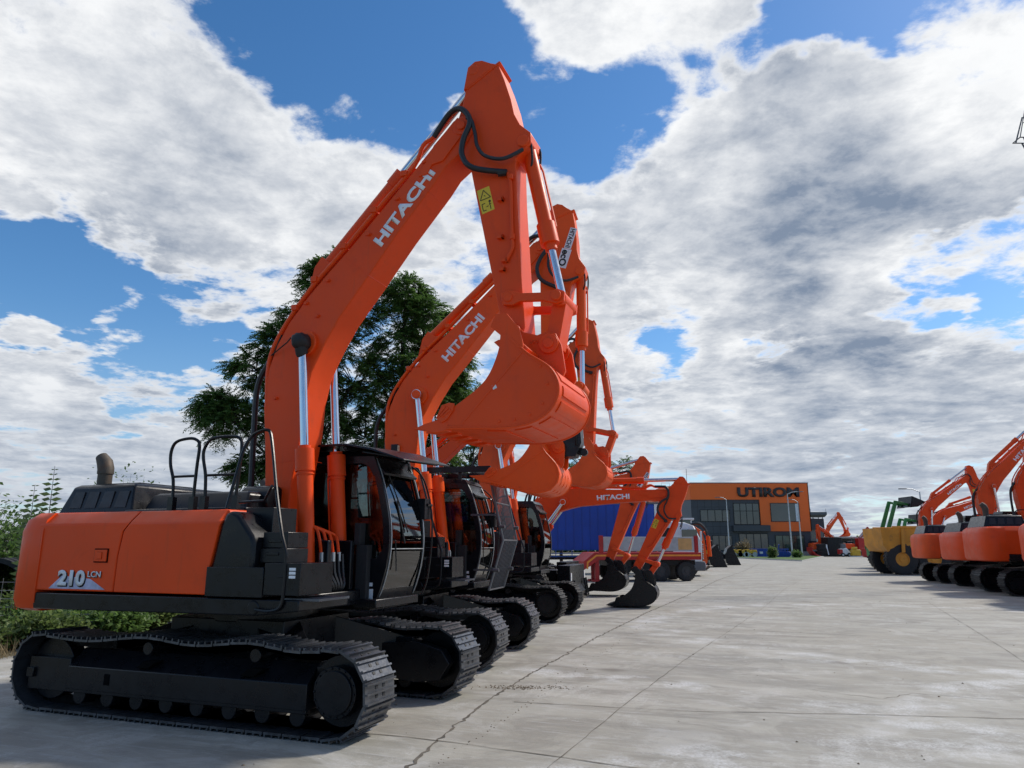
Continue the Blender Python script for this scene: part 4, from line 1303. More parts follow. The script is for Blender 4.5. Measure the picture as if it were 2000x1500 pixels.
exE = build_excavator('wheeled_excavator', 'wheeled orange excavator with white lettering on its level boom, black bucket on concrete', -.45, 22.3, -15,
                      {'F': (.2, 1.5), 'T': (5.06, 3.12), 'P': (4.15, 1.04), 'K': (4.75, 1.18), 'Q': (4.53, .90), 'bw': .85, 'afrac': .6, 'bfrac': .6},
                      group='wheeled excavators with lowered booms', paint=ORANGE, bucket_mat=BLACK, opts=('wheeled', 'textmid'), detail=1)
exF = build_excavator('wheeled_excavator', 'farther wheeled orange excavator, white name strip on its arm tip, black bucket down', -.2, 26.9, -15,
                      {'F': (.25, 1.5), 'T': (4.5, 4.05), 'P': (3.75, 1.22), 'K': (4.4, 1.35), 'Q': (4.15, 1.06), 'bw': .9, 'afrac': .55, 'bfrac': .6},
                      group='wheeled excavators with lowered booms', paint=ORANGE3, bucket_mat=BLACK, opts=('wheeled', 'eco'), detail=1, text='')
# ================================================================== MACHINES, RIGHT ROW (rear towards the yard)
rg = 'orange excavators in the right row'
for (cx, cy, s_, hd_, pose_, lab, pt) in (
    (18.75, 21.5, 1.16, -15, {}, 'orange excavator cut off by the right edge, only its counterweight showing', ORANGE),
    (19.85, 26.3, 1.15, -17, {}, 'orange excavator in the right row with yellow mark on its counterweight', ORANGE),
    (21.2, 30.4, 1.1, -12.5, {}, 'orange excavator in the right row just beyond the yellow-marked one', ORANGE),
    (22.3, 34.8, 1.1, -16, {'T': (2.75, 6.4), 'P': (2.95, 3.8), 'K': (3.5, 4.1), 'Q': (3.4, 3.6)}, 'farthest orange excavator of the right row, beside the dump truck, boom raised high', ORANGE3)):
    ex = build_excavator('excavator', lab, cx, cy, hd_, pose_, group=rg, scale=s_, gauge=2.3, shoe=.6, paint=pt, detail=1)
    if 'yellow-marked' in lab or 'yellow mark' in lab:
        pass
    if 'yellow mark on' in lab:
        obj('sticker', MB().box((-2.45, -1.05, 1.42), (-2.44, -.8, 1.54)), YEL, ex)
exP1 = build_excavator('excavator', 'distant orange excavator behind the dump truck, raised boom with arm folded down', 27.9, 50.5, -8,
                       {'F': (.25, 1.5), 'T': (3.7, 6.3), 'P': (4.3, 3.75), 'K': (4.9, 4.0), 'Q': (4.7, 3.6)}, group=rg, paint=ORANGE, detail=1)
exP2 = build_excavator('excavator', 'distant orange excavator behind the dump truck, its lettered boom lowered almost level', 30.6, 55.0, -8,
                       {'F': (.25, 1.5), 'T': (5.0, 5.1), 'P': (4.7, 2.5), 'K': (5.2, 2.3), 'Q': (5.0, 1.9)}, group=rg, paint=ORANGE, detail=1)
# ================================================================== VEGETATION
def leaf_mat(name, a, b, trans=.25):
    m = bpy.data.materials.new(name); m.use_nodes = True
    t = NT(m.node_tree); p = m.node_tree.nodes['Principled BSDF']
    gi = t.n('ShaderNodeNewGeometry')
    o = t.n('ShaderNodeTexCoord').outputs['Object']
    nz = t.noise(o, 1.2, 4, .6)
    f = t.m('ADD', t.m('MULTIPLY', gi.outputs['Random Per Island'], .6), t.m('MULTIPLY', t.ss(nz, .35, .65), .4))
    t.l(t.mix(f, tuple(a) + (1,), tuple(b) + (1,)), p.inputs['Base Color'])
    p.inputs['Roughness'].default_value = .55
    p.inputs['Specular IOR Level'].default_value = .35
    tr = t.n('ShaderNodeBsdfTranslucent')
    t.l(t.mix(f, tuple(c * 1.6 for c in a) + (1,), tuple(c * 1.8 for c in b) + (1,)), tr.inputs[0])
    mx = t.n('ShaderNodeMixShader'); mx.inputs[0].default_value = trans
    t.l(p.outputs[0], mx.inputs[1]); t.l(tr.outputs[0], mx.inputs[2])
    t.l(mx.outputs[0], m.node_tree.nodes['Material Output'].inputs[0])
    return m


LEAF1 = leaf_mat('locust_leaves', (.04, .09, .02), (.12, .21, .05), .35)
LEAF2 = leaf_mat('bush_leaves', (.04, .085, .018), (.12, .2, .05), .35)
LEAF3 = leaf_mat('weed_leaves', (.055, .095, .025), (.16, .21, .065), .35)
DRY = leaf_mat('dry_grass', (.13, .10, .05), (.26, .2, .11), .2)
GRASS = leaf_mat('lawn_grass', (.06, .12, .02), (.13, .22, .045), .2)
BARK = mat('bark', (.055, .045, .036), .9, var=.35, vscale=6, bump=.6, bscale=18)


def leaves(C, A, N, L, Wd):
    """diamond leaves: centres C, long axis A, normal N (all nx3), length L, width Wd (n)"""
    A = A / np.linalg.norm(A, axis=1)[:, None]
    S = np.cross(A, N); S /= (np.linalg.norm(S, axis=1)[:, None] + 1e-9)
    L = np.broadcast_to(L, (len(C),)); Wd = np.broadcast_to(Wd, (len(C),))
    p0 = C; p1 = C + A * (L * .45)[:, None] + S * (Wd / 2)[:, None]; p2 = C + A * L[:, None]; p3 = C + A * (L * .45)[:, None] - S * (Wd / 2)[:, None]
    return np.stack([p0, p1, p2, p3], 1).reshape(-1, 3)


def quad_mesh(name, V, m):
    n = len(V) // 4
    me = bpy.data.meshes.new(name)
    me.vertices.add(len(V)); me.vertices.foreach_set('co', V.astype(np.float32).ravel())
    me.loops.add(4 * n); me.loops.foreach_set('vertex_index', np.arange(4 * n, dtype=np.int32))
    me.polygons.add(n); me.polygons.foreach_set('loop_start', np.arange(0, 4 * n, 4, dtype=np.int32))
    me.polygons.foreach_set('loop_total', np.full(n, 4, dtype=np.int32))
    me.materials.append(m); me.update(calc_edges=True)
    return me


def spray_leaves(tips, dirs, per, spread, L, Wd, droop, rg_):
    """a fine feathery spray: several twigs per tip each carrying paired leaflets"""
    C = []; A = []; N = []
    for tp_, dr in zip(tips, dirs):
        for k in range(per):
            d = np.array(dr) + rg_.normal(0, .65, 3); d[2] = d[2] * .5 + rg_.normal(.05, .2); d /= np.linalg.norm(d)
            ln = spread * rg_.uniform(.5, 1.2); n = int(ln / (L * .28)) + 2
            t_ = np.linspace(.05, 1, n)[:, None]
            pts = np.array(tp_) + d * ln * t_ + np.array([0, 0, -1]) * (t_ ** 2) * ln * droop
            tg = d + np.array([0, 0, -2 * droop]) * t_; tg /= np.linalg.norm(tg, axis=1)[:, None]
            side = np.cross(tg, [0, 0, 1.0]); side /= (np.linalg.norm(side, axis=1)[:, None] + 1e-6)
            for sg in (-1, 1):
                C.append(pts + rg_.normal(0, .01, pts.shape)); A.append(side * sg + tg * .7 + rg_.normal(0, .25, pts.shape)); N.append(np.tile([0, 0, 1.0], (n, 1)) + rg_.normal(0, .35, pts.shape))
    C = np.concatenate(C); A = np.concatenate(A); N = np.concatenate(N)
    s_ = rg_.uniform(.7, 1.25, len(C))
    return leaves(C, A, N, L * s_, Wd * s_)


def tree(name, label, x, y, trunk_h, lobes, seed, leafm=LEAF1, trunk_r=.2, per=8, group=None, spread=.66, L=.115, Wd=.042, tips_per=66, lean=(0, 0)):
    """lobes: (dx, dy, z, radius_xy, radius_z); limbs run from the trunk to every lobe and branch inside it"""
    rg_ = np.random.default_rng(seed); rr = random.Random(seed)
    root = thing(name, label, 'tree', (x, y, 0), 0, group)
    mb = MB()
    zt = max(l[2] for l in lobes)
    tr = [(lean[0] * k / 6 + rr.gauss(0, .05), lean[1] * k / 6 + rr.gauss(0, .05), trunk_h * 1.6 * k / 6) for k in range(7)]
    tr[0] = (0, 0, -.1)
    mb.tube(catmull(tr, 3), [trunk_r * (1 - .05 * k) for k in range(19)], 9)
    tips = []; dirs = []
    for (dx, dy, z, rx, rz) in lobes:
        base = Vector(tr[rr.choice((3, 4, 5, 6))]); c = Vector((dx, dy, z))
        mid = base.lerp(c, .5) + Vector((rr.gauss(0, .2), rr.gauss(0, .2), .25))
        mb.tube(catmull([base, mid, c], 5), [trunk_r * .5 * (1 - .07 * k) for k in range(11)], 6)
        for k in range(tips_per):
            v = Vector((rr.gauss(0, 1), rr.gauss(0, 1), rr.gauss(0, 1))).normalized()
            r_ = rr.uniform(.25, 1) ** .5
            p = c + Vector((v.x * rx * r_, v.y * rx * r_, v.z * rz * r_))
            st = c + (p - c) * rr.uniform(0, .35)
            if k % 2 == 0: mb.tube([st, st.lerp(p, .5) + Vector((0, 0, .08)), p], [.03, .018, .007], 4)
            tips.append(tuple(p)); dd_ = (p - c); dirs.append(tuple(dd_.normalized() if dd_.length > 0 else v))
    obj('trunk', mb, BARK, root, 60)
    V = spray_leaves(tips, dirs, per, spread, L, Wd, .35, rg_)
    link('crown', quad_mesh('crown', V, leafm), root)
    return root


tg_ = 'trees behind the excavators'
tree('locust_tree', 'feathery dark green tree left of the big boom, reaching lowest on the left', -8.3, 30.2, 4.2,
     [(-3.6, -.2, 6.9, 1.3, .8), (-4.3, .2, 7.6, .8, .5), (-2.9, .4, 9.2, 1.1, .7), (-2.6, .3, 4.9, 1.0, .6), (-1.6, 0, 6.9, 1.4, 1.2), (-1.7, .2, 10.3, 1.2, .9), (-.6, .2, 8.5, 1.5, 1.3), (-.7, .4, 11.6, 1.1, .9),
      (.3, 0, 10.4, 1.3, 1.2), (.2, .2, 6.4, 1.5, 1.2), (-.2, .1, 13.2, .7, .9), (.4, .3, 14.1, .45, .5), (1.1, .2, 12.2, 1.2, 1.1), (1.4, .2, 8.6, 1.4, 1.3), (-1.2, .3, 5.0, 1.2, .8)], 11, group=tg_, trunk_r=.17)
tree('locust_tree', 'tall dark green tree between the first two booms', -5.0, 31.0, 4.5,
     [(0, 0, 6.4, 1.6, 1.4), (-.9, .2, 8.8, 1.5, 1.3), (.7, .1, 9.0, 1.6, 1.3), (0, .3, 11.2, 1.5, 1.2), (1.0, .2, 11.9, 1.2, .9), (1.7, 0, 7.6, 1.2, 1.3), (2.0, .2, 10.2, 1.0, 1.0), (.1, .2, 13.0, .9, .6), (-1.4, .1, 6.3, 1.2, 1.2), (1.5, .3, 5.2, 1.2, 1.1), (-.4, .4, 4.6, 1.4, 1.0),
      (2.3, .2, 8.6, .7, .8)], 23, group=tg_, trunk_r=.2)
tree('locust_tree', 'small light green tree glimpsed beside the tip of the big bucket', -1.9, 33.0, 3.4,
     [(0, 0, 5.2, 1.0, 1.4), (.4, 0, 7.2, .8, 1.0), (-.6, 0, 6.2, .9, 1.1), (.2, .3, 8.3, .5, .6), (.6, 0, 4.2, .9, .9), (1.1, .1, 6.0, .5, .8)], 31, leafm=LEAF2, group=tg_, trunk_r=.09, per=4, tips_per=30)
tree('locust_tree', 'low green tree glimpsed between the small bucket and the hanging arm', 3.4, 50.0, 4,
     [(0, 0, 6.3, 1.6, 1.3), (1.3, 0, 7.2, 1.3, .9), (-1, 0, 6.6, 1.3, 1.2), (2.4, .2, 6.6, 1.2, .8), (4.2, .2, 7.0, 1.2, .6)], 37, leafm=LEAF2, group=tg_, trunk_r=.14, per=5, tips_per=30)


def shrub(name, label, x, y, h, r, n, seed, m=LEAF2, L=.11, Wd=.06, cat='bush', group=None, z0=0.0):
    rg_ = np.random.default_rng(seed); rr = random.Random(seed)
    root = thing(name, label, cat, (x, y, z0), rr.uniform(0, 6), group)
    mb = MB(); Cs = []; As = []
    for k in range(n):
        a = rr.uniform(0, 2 * math.pi); rad = r * rr.uniform(.15, 1) ** .6; hh = h * rr.uniform(.45, 1) * (1 - .35 * (rad / r) ** 2)
        p = [Vector((.15 * rad * math.cos(a), .15 * rad * math.sin(a), 0)), Vector((.6 * rad * math.cos(a), .6 * rad * math.sin(a), hh * .6)), Vector((rad * math.cos(a), rad * math.sin(a), hh))]
        pts = catmull(p, 6); mb.tube([tuple(q) for q in pts], [.012 * (1 - .06 * i) for i in range(len(pts))], 4)
        for q in pts[4:]:
            for j in range(9):
                Cs.append(np.array(q) + rg_.normal(0, .09 + .05 * h, 3)); As.append(rg_.normal(0, 1, 3) + np.array([math.cos(a), math.sin(a), .1]))
    obj('stem', mb, BARK, root, 60)
    C = np.array(Cs); C[:, 2] = np.maximum(C[:, 2], .02); A = np.array(As); N = rg_.normal(0, .5, C.shape) + np.array([0, 0, 1.0]); s_ = rg_.uniform(.6, 1.3, len(C))
    link('foliage', quad_mesh('foliage', leaves(C, A, N, L * s_, Wd * s_), m), root)
    return root


sg_ = 'bushes along the left edge of the yard'
shrub('bush', 'dense green bush above the black pipe at the left edge', -12.6, 17.2, 2.9, 1.7, 110, 1, group=sg_)
shrub('bush', 'green bush just left of the orange counterweight', -11.4, 18.6, 2.6, 1.2, 80, 2, group=sg_)
shrub('bush', 'bush behind the exhaust pipe of the nearest excavator', -11.6, 21.5, 4.3, 1.0, 40, 12, group=sg_)
for i, (x, y, h, r, n) in enumerate([(-11.0, 14.3, .8, .9, 46), (-9.9, 15.4, .75, .9, 50), (-8.9, 14.0, .6, .6, 34), (-9.2, 17.0, .85, 1.0, 55), (-10.9, 17.0, 1.0, 1.1, 60), (-8.6, 19.0, .7, .8, 40), (-10.0, 12.6, .55, .6, 30), (-8.8, 12.4, .4, .45, 22), (-9.9, 19.8, .9, 1.0, 44)]):
    shrub('weed_clump', ['broad clump of weeds beside the black pipe at the left edge', 'clump of weeds right of the red net', 'leafy weeds seen just above the crawler track', 'weeds below the black skirt of the nearest excavator', 'tall weeds behind the red fence posts', 'weeds next to the first turntable', 'weeds before the red net', 'smallest weed clump at the concrete edge', 'farthest weed clump under the excavator'][i], x, y, h, r, n, 50 + i, LEAF3 if i % 2 else LEAF2, .1, .06, 'weeds', 'weed clumps left of the yard')
for i, (x, y, h, r, n) in enumerate([(-8.2, 13.3, .5, .5, 30), (-7.7, 14.6, .6, .6, 36), (-7.6, 16.0, .7, .7, 40), (-7.7, 17.6, .75, .8, 46), (-7.5, 19.3, .75, .8, 46), (-8.6, 15.6, .7, .7, 40), (-8.4, 17.4, .8, .8, 44), (-9.6, 13.4, .5, .6, 30)]):
    shrub('weed_clump', ['low weeds at the concrete corner nearest the crawler track', 'edge weeds under the front half of the orange doors', 'edge weeds below the seam between the orange doors', 'edge weeds left of the excavator turntable', 'farthest edge weeds seen past the turntable', 'weeds in the second line under the rear orange door', 'weeds in the second line under the front orange door', 'low weeds between the red net and the crawler track'][i], x, y, h, r, n, 150 + i, LEAF2 if i % 2 else LEAF3, .11, .07, 'weeds', 'weed clumps left of the yard')
# saplings with paired leaves rising above the counterweight
for i, (x, y, h) in enumerate([(-9.75, 15.3, 3.35), (-10.05, 15.2, 2.95)]):
    root = thing('sapling', ['taller upright sapling with paired leaves above the counterweight', 'shorter sapling with paired leaves left of the taller one'][i], 'sapling', (x, y, 0), 0, 'saplings behind the counterweight')
    mb = MB(); mb.tube([(0, 0, 0), (.03, 0, h * .5), (0, 0, h)], [.02, .014, .004], 5); obj('stem', mb, BARK, root, 60)
    C = []; A = []
    z = h * .35; k = 0
    while z < h:
        for sg in (-1, 1):
            C.append((0, 0, z)); A.append((sg * 1.0, (-1) ** k * .25, .12 - .2 * (1 - z / h)))
        z += .105; k += 1
    C = np.array(C); A = np.array(A, float); f = np.clip((h - C[:, 2]) / .45, .3, 1)
    link('foliage', quad_mesh('foliage', leaves(C, A, np.tile([0, -.8, .6], (len(C), 1)), .2 * f + .03, .12 * f), LEAF3), root)

# dry grass and low growth: nobody could count it
def tufts(name, x0, x1, y0, y1, n, h, m, seed, clump=.5, cond=None):
    rg_ = np.random.default_rng(seed)
    cx = rg_.uniform(x0, x1, n // 12); cy = rg_.uniform(y0, y1, n // 12)
    idx = rg_.integers(0, len(cx), n)
    C = np.stack([cx[idx] + rg_.normal(0, .09, n), cy[idx] + rg_.normal(0, .09, n), np.full(n, -.03)], 1)
    if cond is not None: C = C[cond(C)]
    n = len(C)
    A = np.stack([rg_.normal(0, .35, n), rg_.normal(0, .35, n), np.ones(n)], 1); N = rg_.normal(0, 1, (n, 3))
    s_ = rg_.uniform(.5, 1.3, n)
    o = link(name, quad_mesh(name, leaves(C, A, N, h * s_, .012 * s_ + .004), m)); o['kind'] = 'stuff'
    return o


tufts('dry_grass', -15, -7.7, 9.5, 26, 26000, .28, DRY, 3)
tufts('undergrowth', -15, -8.4, 12, 30, 16000, .34, LEAF3, 4)

# black drain pipe, red net, fence at the left edge
root = thing('drain_pipe', 'big black ribbed drain pipe lying at the left edge behind red posts', 'pipe', (-10.9, 15.6, .72), R(4))
mb = MB(); rings = []
for k in range(33):
    a = 2 * math.pi * k / 32; rings.append([(r_ * math.cos(a), yy, r_ * math.sin(a)) for yy, r_ in [(-.0, .62), (-.0, .72), (.1, .72), (.14, .68), (.2, .68), (.24, .72), (.34, .72), (.38, .68), (.44, .68), (.48, .72), (1.6, .72), (1.6, .62)]])
mb.loft(rings, cap=False); o = obj('pipe_wall', mb, RUBBER, root, 30)
root = thing('wire_fence', 'wire fence with red posts and one white post at the left edge', 'fence', (-9.3, 13.9, 0), R(12))
for x, lean_, h in ((-.35, .02, 1.25), (.12, -.1, 1.2), (.55, -.06, 1.15), (-1.6, 0, 1.2)):
    obj('post', MB().bar((x, 0, -.05), (x + lean_, 0, h), .035), RED, root)
obj('post', MB().bar((-.62, -.05, -.05), (-.5, -.05, 1.0), .1, .05), WOOD, root)
mb = MB()
for k in range(7): mb.tube([(-2.2, 0, .15 + k * .15), (-.3, .02, .13 + k * .15), (1.6, 0, .15 + k * .14)], .003, 4)
for k in range(19): mb.tube([(-2.2 + k * .2, 0, .1), (-2.2 + k * .2, 0, 1.1)], .0025, 4)
obj('wire_mesh', mb, STEEL, root, None)
mb = MB(); n = 26; vs = []; fs = []
for j in range(14):
    for i in range(n):
        vs.append((-9.95 + i * .06, 12.7 + j * .09, .28 + .3 * math.exp(-((i - 6) / 8) ** 2) + .1 * math.sin(i * .9 + j * .5) * math.cos(j * .8) + rnd.gauss(0, .015) - .02 * abs(j - 6) - .012 * max(0, i - 10)))
for j in range(13):
    for i in range(n - 1): fs.append((j * n + i, j * n + i + 1, (j + 1) * n + i + 1, (j + 1) * n + i))
mb.add(vs, fs); me = mb.mesh('plastic_net', REDNET)
o = link('plastic_net', me); w_ = o.modifiers.new('w', 'WIREFRAME'); w_.thickness = .014
tag(o, 'crumpled red plastic net lying in the weeds at the left edge', 'net')

# distant wood closing the view to the left and behind
for i in range(16):
    x = -14 - i * 5.2; y = 36 + i * 2.3 + rnd.uniform(-2, 2)
    if i < 9:
        tree('roadside_tree', ['bushy tree on the far left, nearest the yard corner', 'second bushy tree on the far left', 'third bushy tree on the far left', 'fourth bushy tree on the far left', 'fifth bushy tree on the far left', 'sixth bushy tree on the far left', 'seventh bushy tree on the far left', 'eighth bushy tree on the far left', 'outermost bushy tree on the far left'][i], x * .8, y, 1.2,
             [(rnd.uniform(-1.6, 1.6), rnd.uniform(-1, 1), rnd.uniform(1.6, 3.0), 1.4, .9) for _ in range(6)], 100 + i, leafm=LEAF2, trunk_r=.1, per=4, tips_per=22, L=.16, Wd=.08, group='trees far left')

# ================================================================== THE SHOWROOM
BD = 125.0
def zx(zu, zv, D=BD):
    """a point of the close-up drawing of the facade -> metres on the facade plane y=D"""
    u = 1040 + zu / 3.3333; v = 880 + zv / 3.3333
    r = ray(u, v); k = D / r.y
    return (r.x * k, CAM_H + r.z * k)
bx0 = zx(1030, 300)[0]; bx1 = 51.0; bz1 = zx(1400, 220)[1]
shw = thing('showroom', 'two storey showroom with orange band, dark grey cladding and dark lettering', 'building', (0, 0, 0))
ORC = mat('orange_cladding', (.88, .145, .012), .5, var=.03, vscale=.15)
DKC = mat('dark_cladding', (.05, .056, .066), .5, var=.1, vscale=.2)
LGC = mat('grey_cladding', (.12, .135, .155), .5, var=.08, vscale=.2)
xm = lambda u: bx0 + (u - 1030) / (1800 - 1030) * (bx1 - bx0)
zm = lambda v: bz1 * (1 - (v - 220) / (690 - 220))
obj('wall', MB().box((bx0, BD, 0), (bx1, BD + 24, bz1 - .05)), DKC, shw)
obj('side_wall', MB().prism([(bx0 - .02, BD + .02), (bx0 - .02, BD + 24), (bx0 - 3.2, BD + 23), (bx0 - 3.2, BD + 8)], 0, bz1 - .1, 'z'), LGC, shw)
mb = MB()
mb.prism([(bx0 - .04, bz1 + .15), (bx1 + .15, bz1 + .15), (bx1 + .15, zm(530)), (xm(1530), zm(530)), (xm(1530), zm(490)), (xm(1478), zm(490)), (xm(1478), zm(322)), (bx0 - .04, zm(322))], BD - .25, BD - .003)
mb.box((bx1 + .003, BD - .25, zm(530)), (bx1 + .15, BD + 24, bz1 + .15))
ob_ = obj('orange_band', mb, ORC, shw)
obj('side_band', MB().prism([(bx0 - .06, BD - .1), (bx0 - .06, BD + 24), (bx0 - 3.35, BD + 23.2), (bx0 - 3.35, BD + 7.8)], zm(322), bz1 + .15, 'z'), ORC, shw)
obj('coping', MB().box((bx0 - .1, BD - .3, bz1 + .15), (bx1 + .2, BD + 24, bz1 + .3)), GREYM, shw)
obj('plinth', MB().box((xm(1300), BD - 1.2, 0), (bx1 + .3, BD - .003, .75)), mat('plinth_concrete', (.3, .29, .28), .8), shw)
# panel joints in the dark cladding
mb = MB()
for u in range(1070, 1480, 47): mb.box((xm(u), BD - .012, zm(640)), (xm(u) + .05, BD - .002, zm(325)))
for v in (372, 500, 545): mb.box((bx0, BD - .014, zm(v)), (xm(1475), BD - .004, zm(v) + .05))
obj('panel_joint', mb, HOSE, shw)
def window(u0, v0, u1, v1, nx, nz, m=BGLASS, split=.5, dep=.0):
    x0, x1, z0, z1 = xm(u0), xm(u1), zm(v1), zm(v0); y = BD - .003 - dep
    mb = MB(); w_ = .09
    mb.box((x0, y - .1, z0), (x1, y, z0 + w_)); mb.box((x0, y - .1, z1 - w_), (x1, y, z1))
    for k in range(nx + 1):
        xx = x0 + (x1 - x0 - w_) * k / nx; mb.box((xx, y - .1, z0 + w_), (xx + w_, y, z1 - w_))
    if nz > 1: mb.box((x0, y - .098, z0 + (z1 - z0) * split), (x1, y - .002, z0 + (z1 - z0) * split + w_))
    f = obj('window', mb, BLACKM, shw)
    obj('pane', MB().box((x0 + .03, y - .05, z0 + .03), (x1 - .03, y - .02, z1 - .03)), m, f)
window(1085, 388, 1280, 467, 4, 1)
window(1305, 345, 1475, 487, 4, 2, split=.62)
window(1545, 345, 1735, 468, 1, 1, dep=.25)
window(1155, 557, 1285, 655, 3, 1)
window(1330, 545, 1520, 655, 4, 1)
window(1565, 555, 1755, 655, 4, 1, BGLASS2)
obj('pane', MB().box((xm(1708), BD - .36, zm(465)), (xm(1728), BD - .34, zm(350))), mat('painted_glass_reflection', (.6, .66, .7), .2), shw)  # pale strip on the dark window: a bright reflection put into its colour
obj('canopy', MB().box((xm(1290), BD - .9, zm(530)), (xm(1530), BD - .003, zm(492))), DKC, shw)
xa, xb = xm(1335), xm(1742)
text_mesh('lettering', 'UTIROM', (xa, BD - .27, zm(306)), (1, 0, 0), (0, 0, 1), xb - xa, zm(241) - zm(306), mat('sign_letter', (.03, .028, .03), .45), .18, .045, shw)
mb = MB(); mb.cyl((bx0 + .2, BD + 3, bz1), (bx0 + .2, BD + 3, bz1 + 3), .04, 6); obj('roof_aerial', mb, GREYM, shw)
mb = MB(); mb.tube([(bx0 - 3.1, BD + 9, bz1 + .3), (bx0 - 3.1, BD + 9, bz1 + 1.0), (bx0 - 1.6, BD + 9, bz1 + 1.0), (bx0 - 1.6, BD + 9, bz1 + .3)], .04, 6); obj('roof_rail', mb, STEEL, shw)

# grass island with kerb
isl = [(32.2, 82), (47.4, 112), (47.0, 122), (30.5, 122), (31.0, 104)]
mb = MB(); mb.prism(isl, .003, .13, 'z'); struct('kerb', mb, mat('kerb_concrete', (.4, .39, .36), .8))
cx_ = sum(p[0] for p in isl) / 5; cy_ = sum(p[1] for p in isl) / 5
inn = [(cx_ + (x - cx_) * .95, cy_ + (y - cy_) * .975) for x, y in isl]
mb = MB(); mb.prism(inn, .1, .16, 'z'); o = struct('lawn', mb, GRASS)
def lamp(label, u, ub, vb, D, h, arm, group='street lamps on the grass island'):
    r = ray(ub, vb); k = D / r.y; x = r.x * k
    root = thing('street_lamp', label, 'street lamp', (x, D, .1), 0, group)
    obj('pole', MB().cyl((0, 0, 0), (0, 0, h), .12, 10, .06), STEEL, root, 40)
    mb = MB(); mb.tube([(0, 0, h - .05), (arm * .5, 0, h + .25), (arm, 0, h + .3)], .05, 6); obj('arm', mb, STEEL, root, 40)
    obj('lamp_head', MB().box((arm - .1 if arm > 0 else arm - .7, -.15, h + .24), (arm + .7 if arm > 0 else arm + .1, .15, h + .34)), GREYM, root, bevel=.03)
    obj('base_plate', MB().box((-.25, -.25, 0), (.25, .25, .06)), STEEL, root)
    return root
lamp('left street lamp, its arm pointing left before the upper windows', 1427, 1425, 1078, 112, 8.6, -1.0)
lamp('middle street lamp with long arm reaching right over the sign letters', 1548, 1548, 1088, 100, 8.6, 1.5)
lamp('rightmost street lamp of the grass island, before the dark square window', 1569, 1567, 1086, 108, 8.0, -.9)
lamp('thin street lamp behind the dump truck, arm pointing left', 1810, 1812, 1090, 78, 7.3, -1.5, None)

def at(u, D): r = ray(u, 1066); return r.x * D / r.y
# compactors, skip and harrow by the showroom
for i, (u, w_) in enumerate(((1437, 1.4), (1448, 1.2), (1464, 1.7))):
    root = thing('roller', ['left yellow roller at the showroom window', 'middle yellow roller at the showroom window', 'right yellow roller beside the blue skip'][i], 'roller', (at(u, 106), 106, .13), 0, 'yellow rollers by the showroom')
    for sx in (-1, 1):
        obj('drum', MB().cyl((sx * w_ * .32, -.5, .35), (sx * w_ * .32, .5, .35), .34, 18), STEEL, root, 40)
    mb = MB(); mb.prism([(-w_ * .55, .5), (-w_ * .5, 1.0), (-.15, 1.05), (0, .8), (.2, 1.0), (w_ * .5, .98), (w_ * .55, .5)], -.45, .45); obj('body', mb, YELP, root, 35, bevel=.04)
    mb = MB(); mb.tube([(0, -.35, .9), (0, -.35, 1.9), (0, .35, 1.9), (0, .35, .9)], .03, 6); obj('roll_bar', mb, BLACK, root, 40)
root = thing('skip_container', 'blue skip container with white mark under the showroom window', 'skip', (at(1482, 107), 107, .13), 0)
obj('body', MB().prism([(-.9, 0), (-1.15, 1.1), (1.15, 1.1), (.9, 0)], -.8, .8), BLUE, root, bevel=.02)
obj('rim', MB().box((-1.2, -.85, 1.08), (1.2, .85, 1.16)), BLUE, root)
obj('sticker', MB().box((-.2, -.815, .45), (.25, -.803, .75)), WHITE, root)
root = thing('disc_harrow', 'blue disc harrow standing on the grass beside the green shrub', 'harrow', (at(1520, 103), 103, .13), 0)
obj('frame', MB().bar((-1.4, 0, 1.1), (1.4, 0, 1.1), .15).bar((-1.2, .7, .9), (1.2, .7, .9), .12).bar((-1.0, 0, 1.1), (-1.0, .7, .9), .1).bar((1.0, 0, 1.1), (1.0, .7, .9), .1).bar((0, 0, 1.1), (0, -.3, 1.75), .12), BLUE, root)
for k in range(9):
    x = -1.3 + k * .32; mb = MB(); mb.cyl((x - .02, -.1, .4), (x + .03, .02, .42), .4, 14); mb.bar((x, 0, .4), (x, 0, 1.1), .06); obj('disc', mb, BLUE, root, 40)
shrub('bush', 'round light green shrub on the grass before the blue harrow', at(1508, 97), 97, 1.5, .5, 40, 71, LEAF3, .2, .12, group='shrubs on the grass island', z0=.13)
shrub('bush', 'green shrub between the two right street lamps', at(1555, 99), 99, .9, .6, 30, 72, LEAF2, .2, .12, group='shrubs on the grass island', z0=.13)
shrub('ornamental_grass', 'dry brownish ornamental grass by the showroom entrance', at(1452, 112), 112, 2.4, .9, 40, 73, DRY, .5, .06, group='shrubs on the grass island', z0=.13)

# ================================================================== TRUCKS BEHIND THE LEFT ROW
def tyre_mb(r=.5, w=.3, ri=.28, tread=True):
    mb = MB(); pr = [(-w * .42, ri), (-w * .5, r * .8), (-w * .45, r * .97), (-w * .3, r), (w * .3, r), (w * .45, r * .97), (w * .5, r * .8), (w * .42, ri)]
    rings = []
    for k in range(33):
        a = 2 * math.pi * k / 32; rings.append([(rr_ * math.cos(a), yy, rr_ * math.sin(a)) for yy, rr_ in pr])
    mb.loft(rings, cap=False)
    if tread:
        for k in range(26):
            a = 2 * math.pi * k / 26; rad = Vector((math.cos(a), 0, math.sin(a))); tn = Vector((-math.sin(a), 0, math.cos(a)))
            for sgn in (-1, 1): mb.obox(rad * (r + .008) + Vector((0, sgn * w * .22, 0)), tn * r * .05, Vector((0, w * .2, 0)) + tn * r * .06 * sgn, rad * r * .025)
    return mb
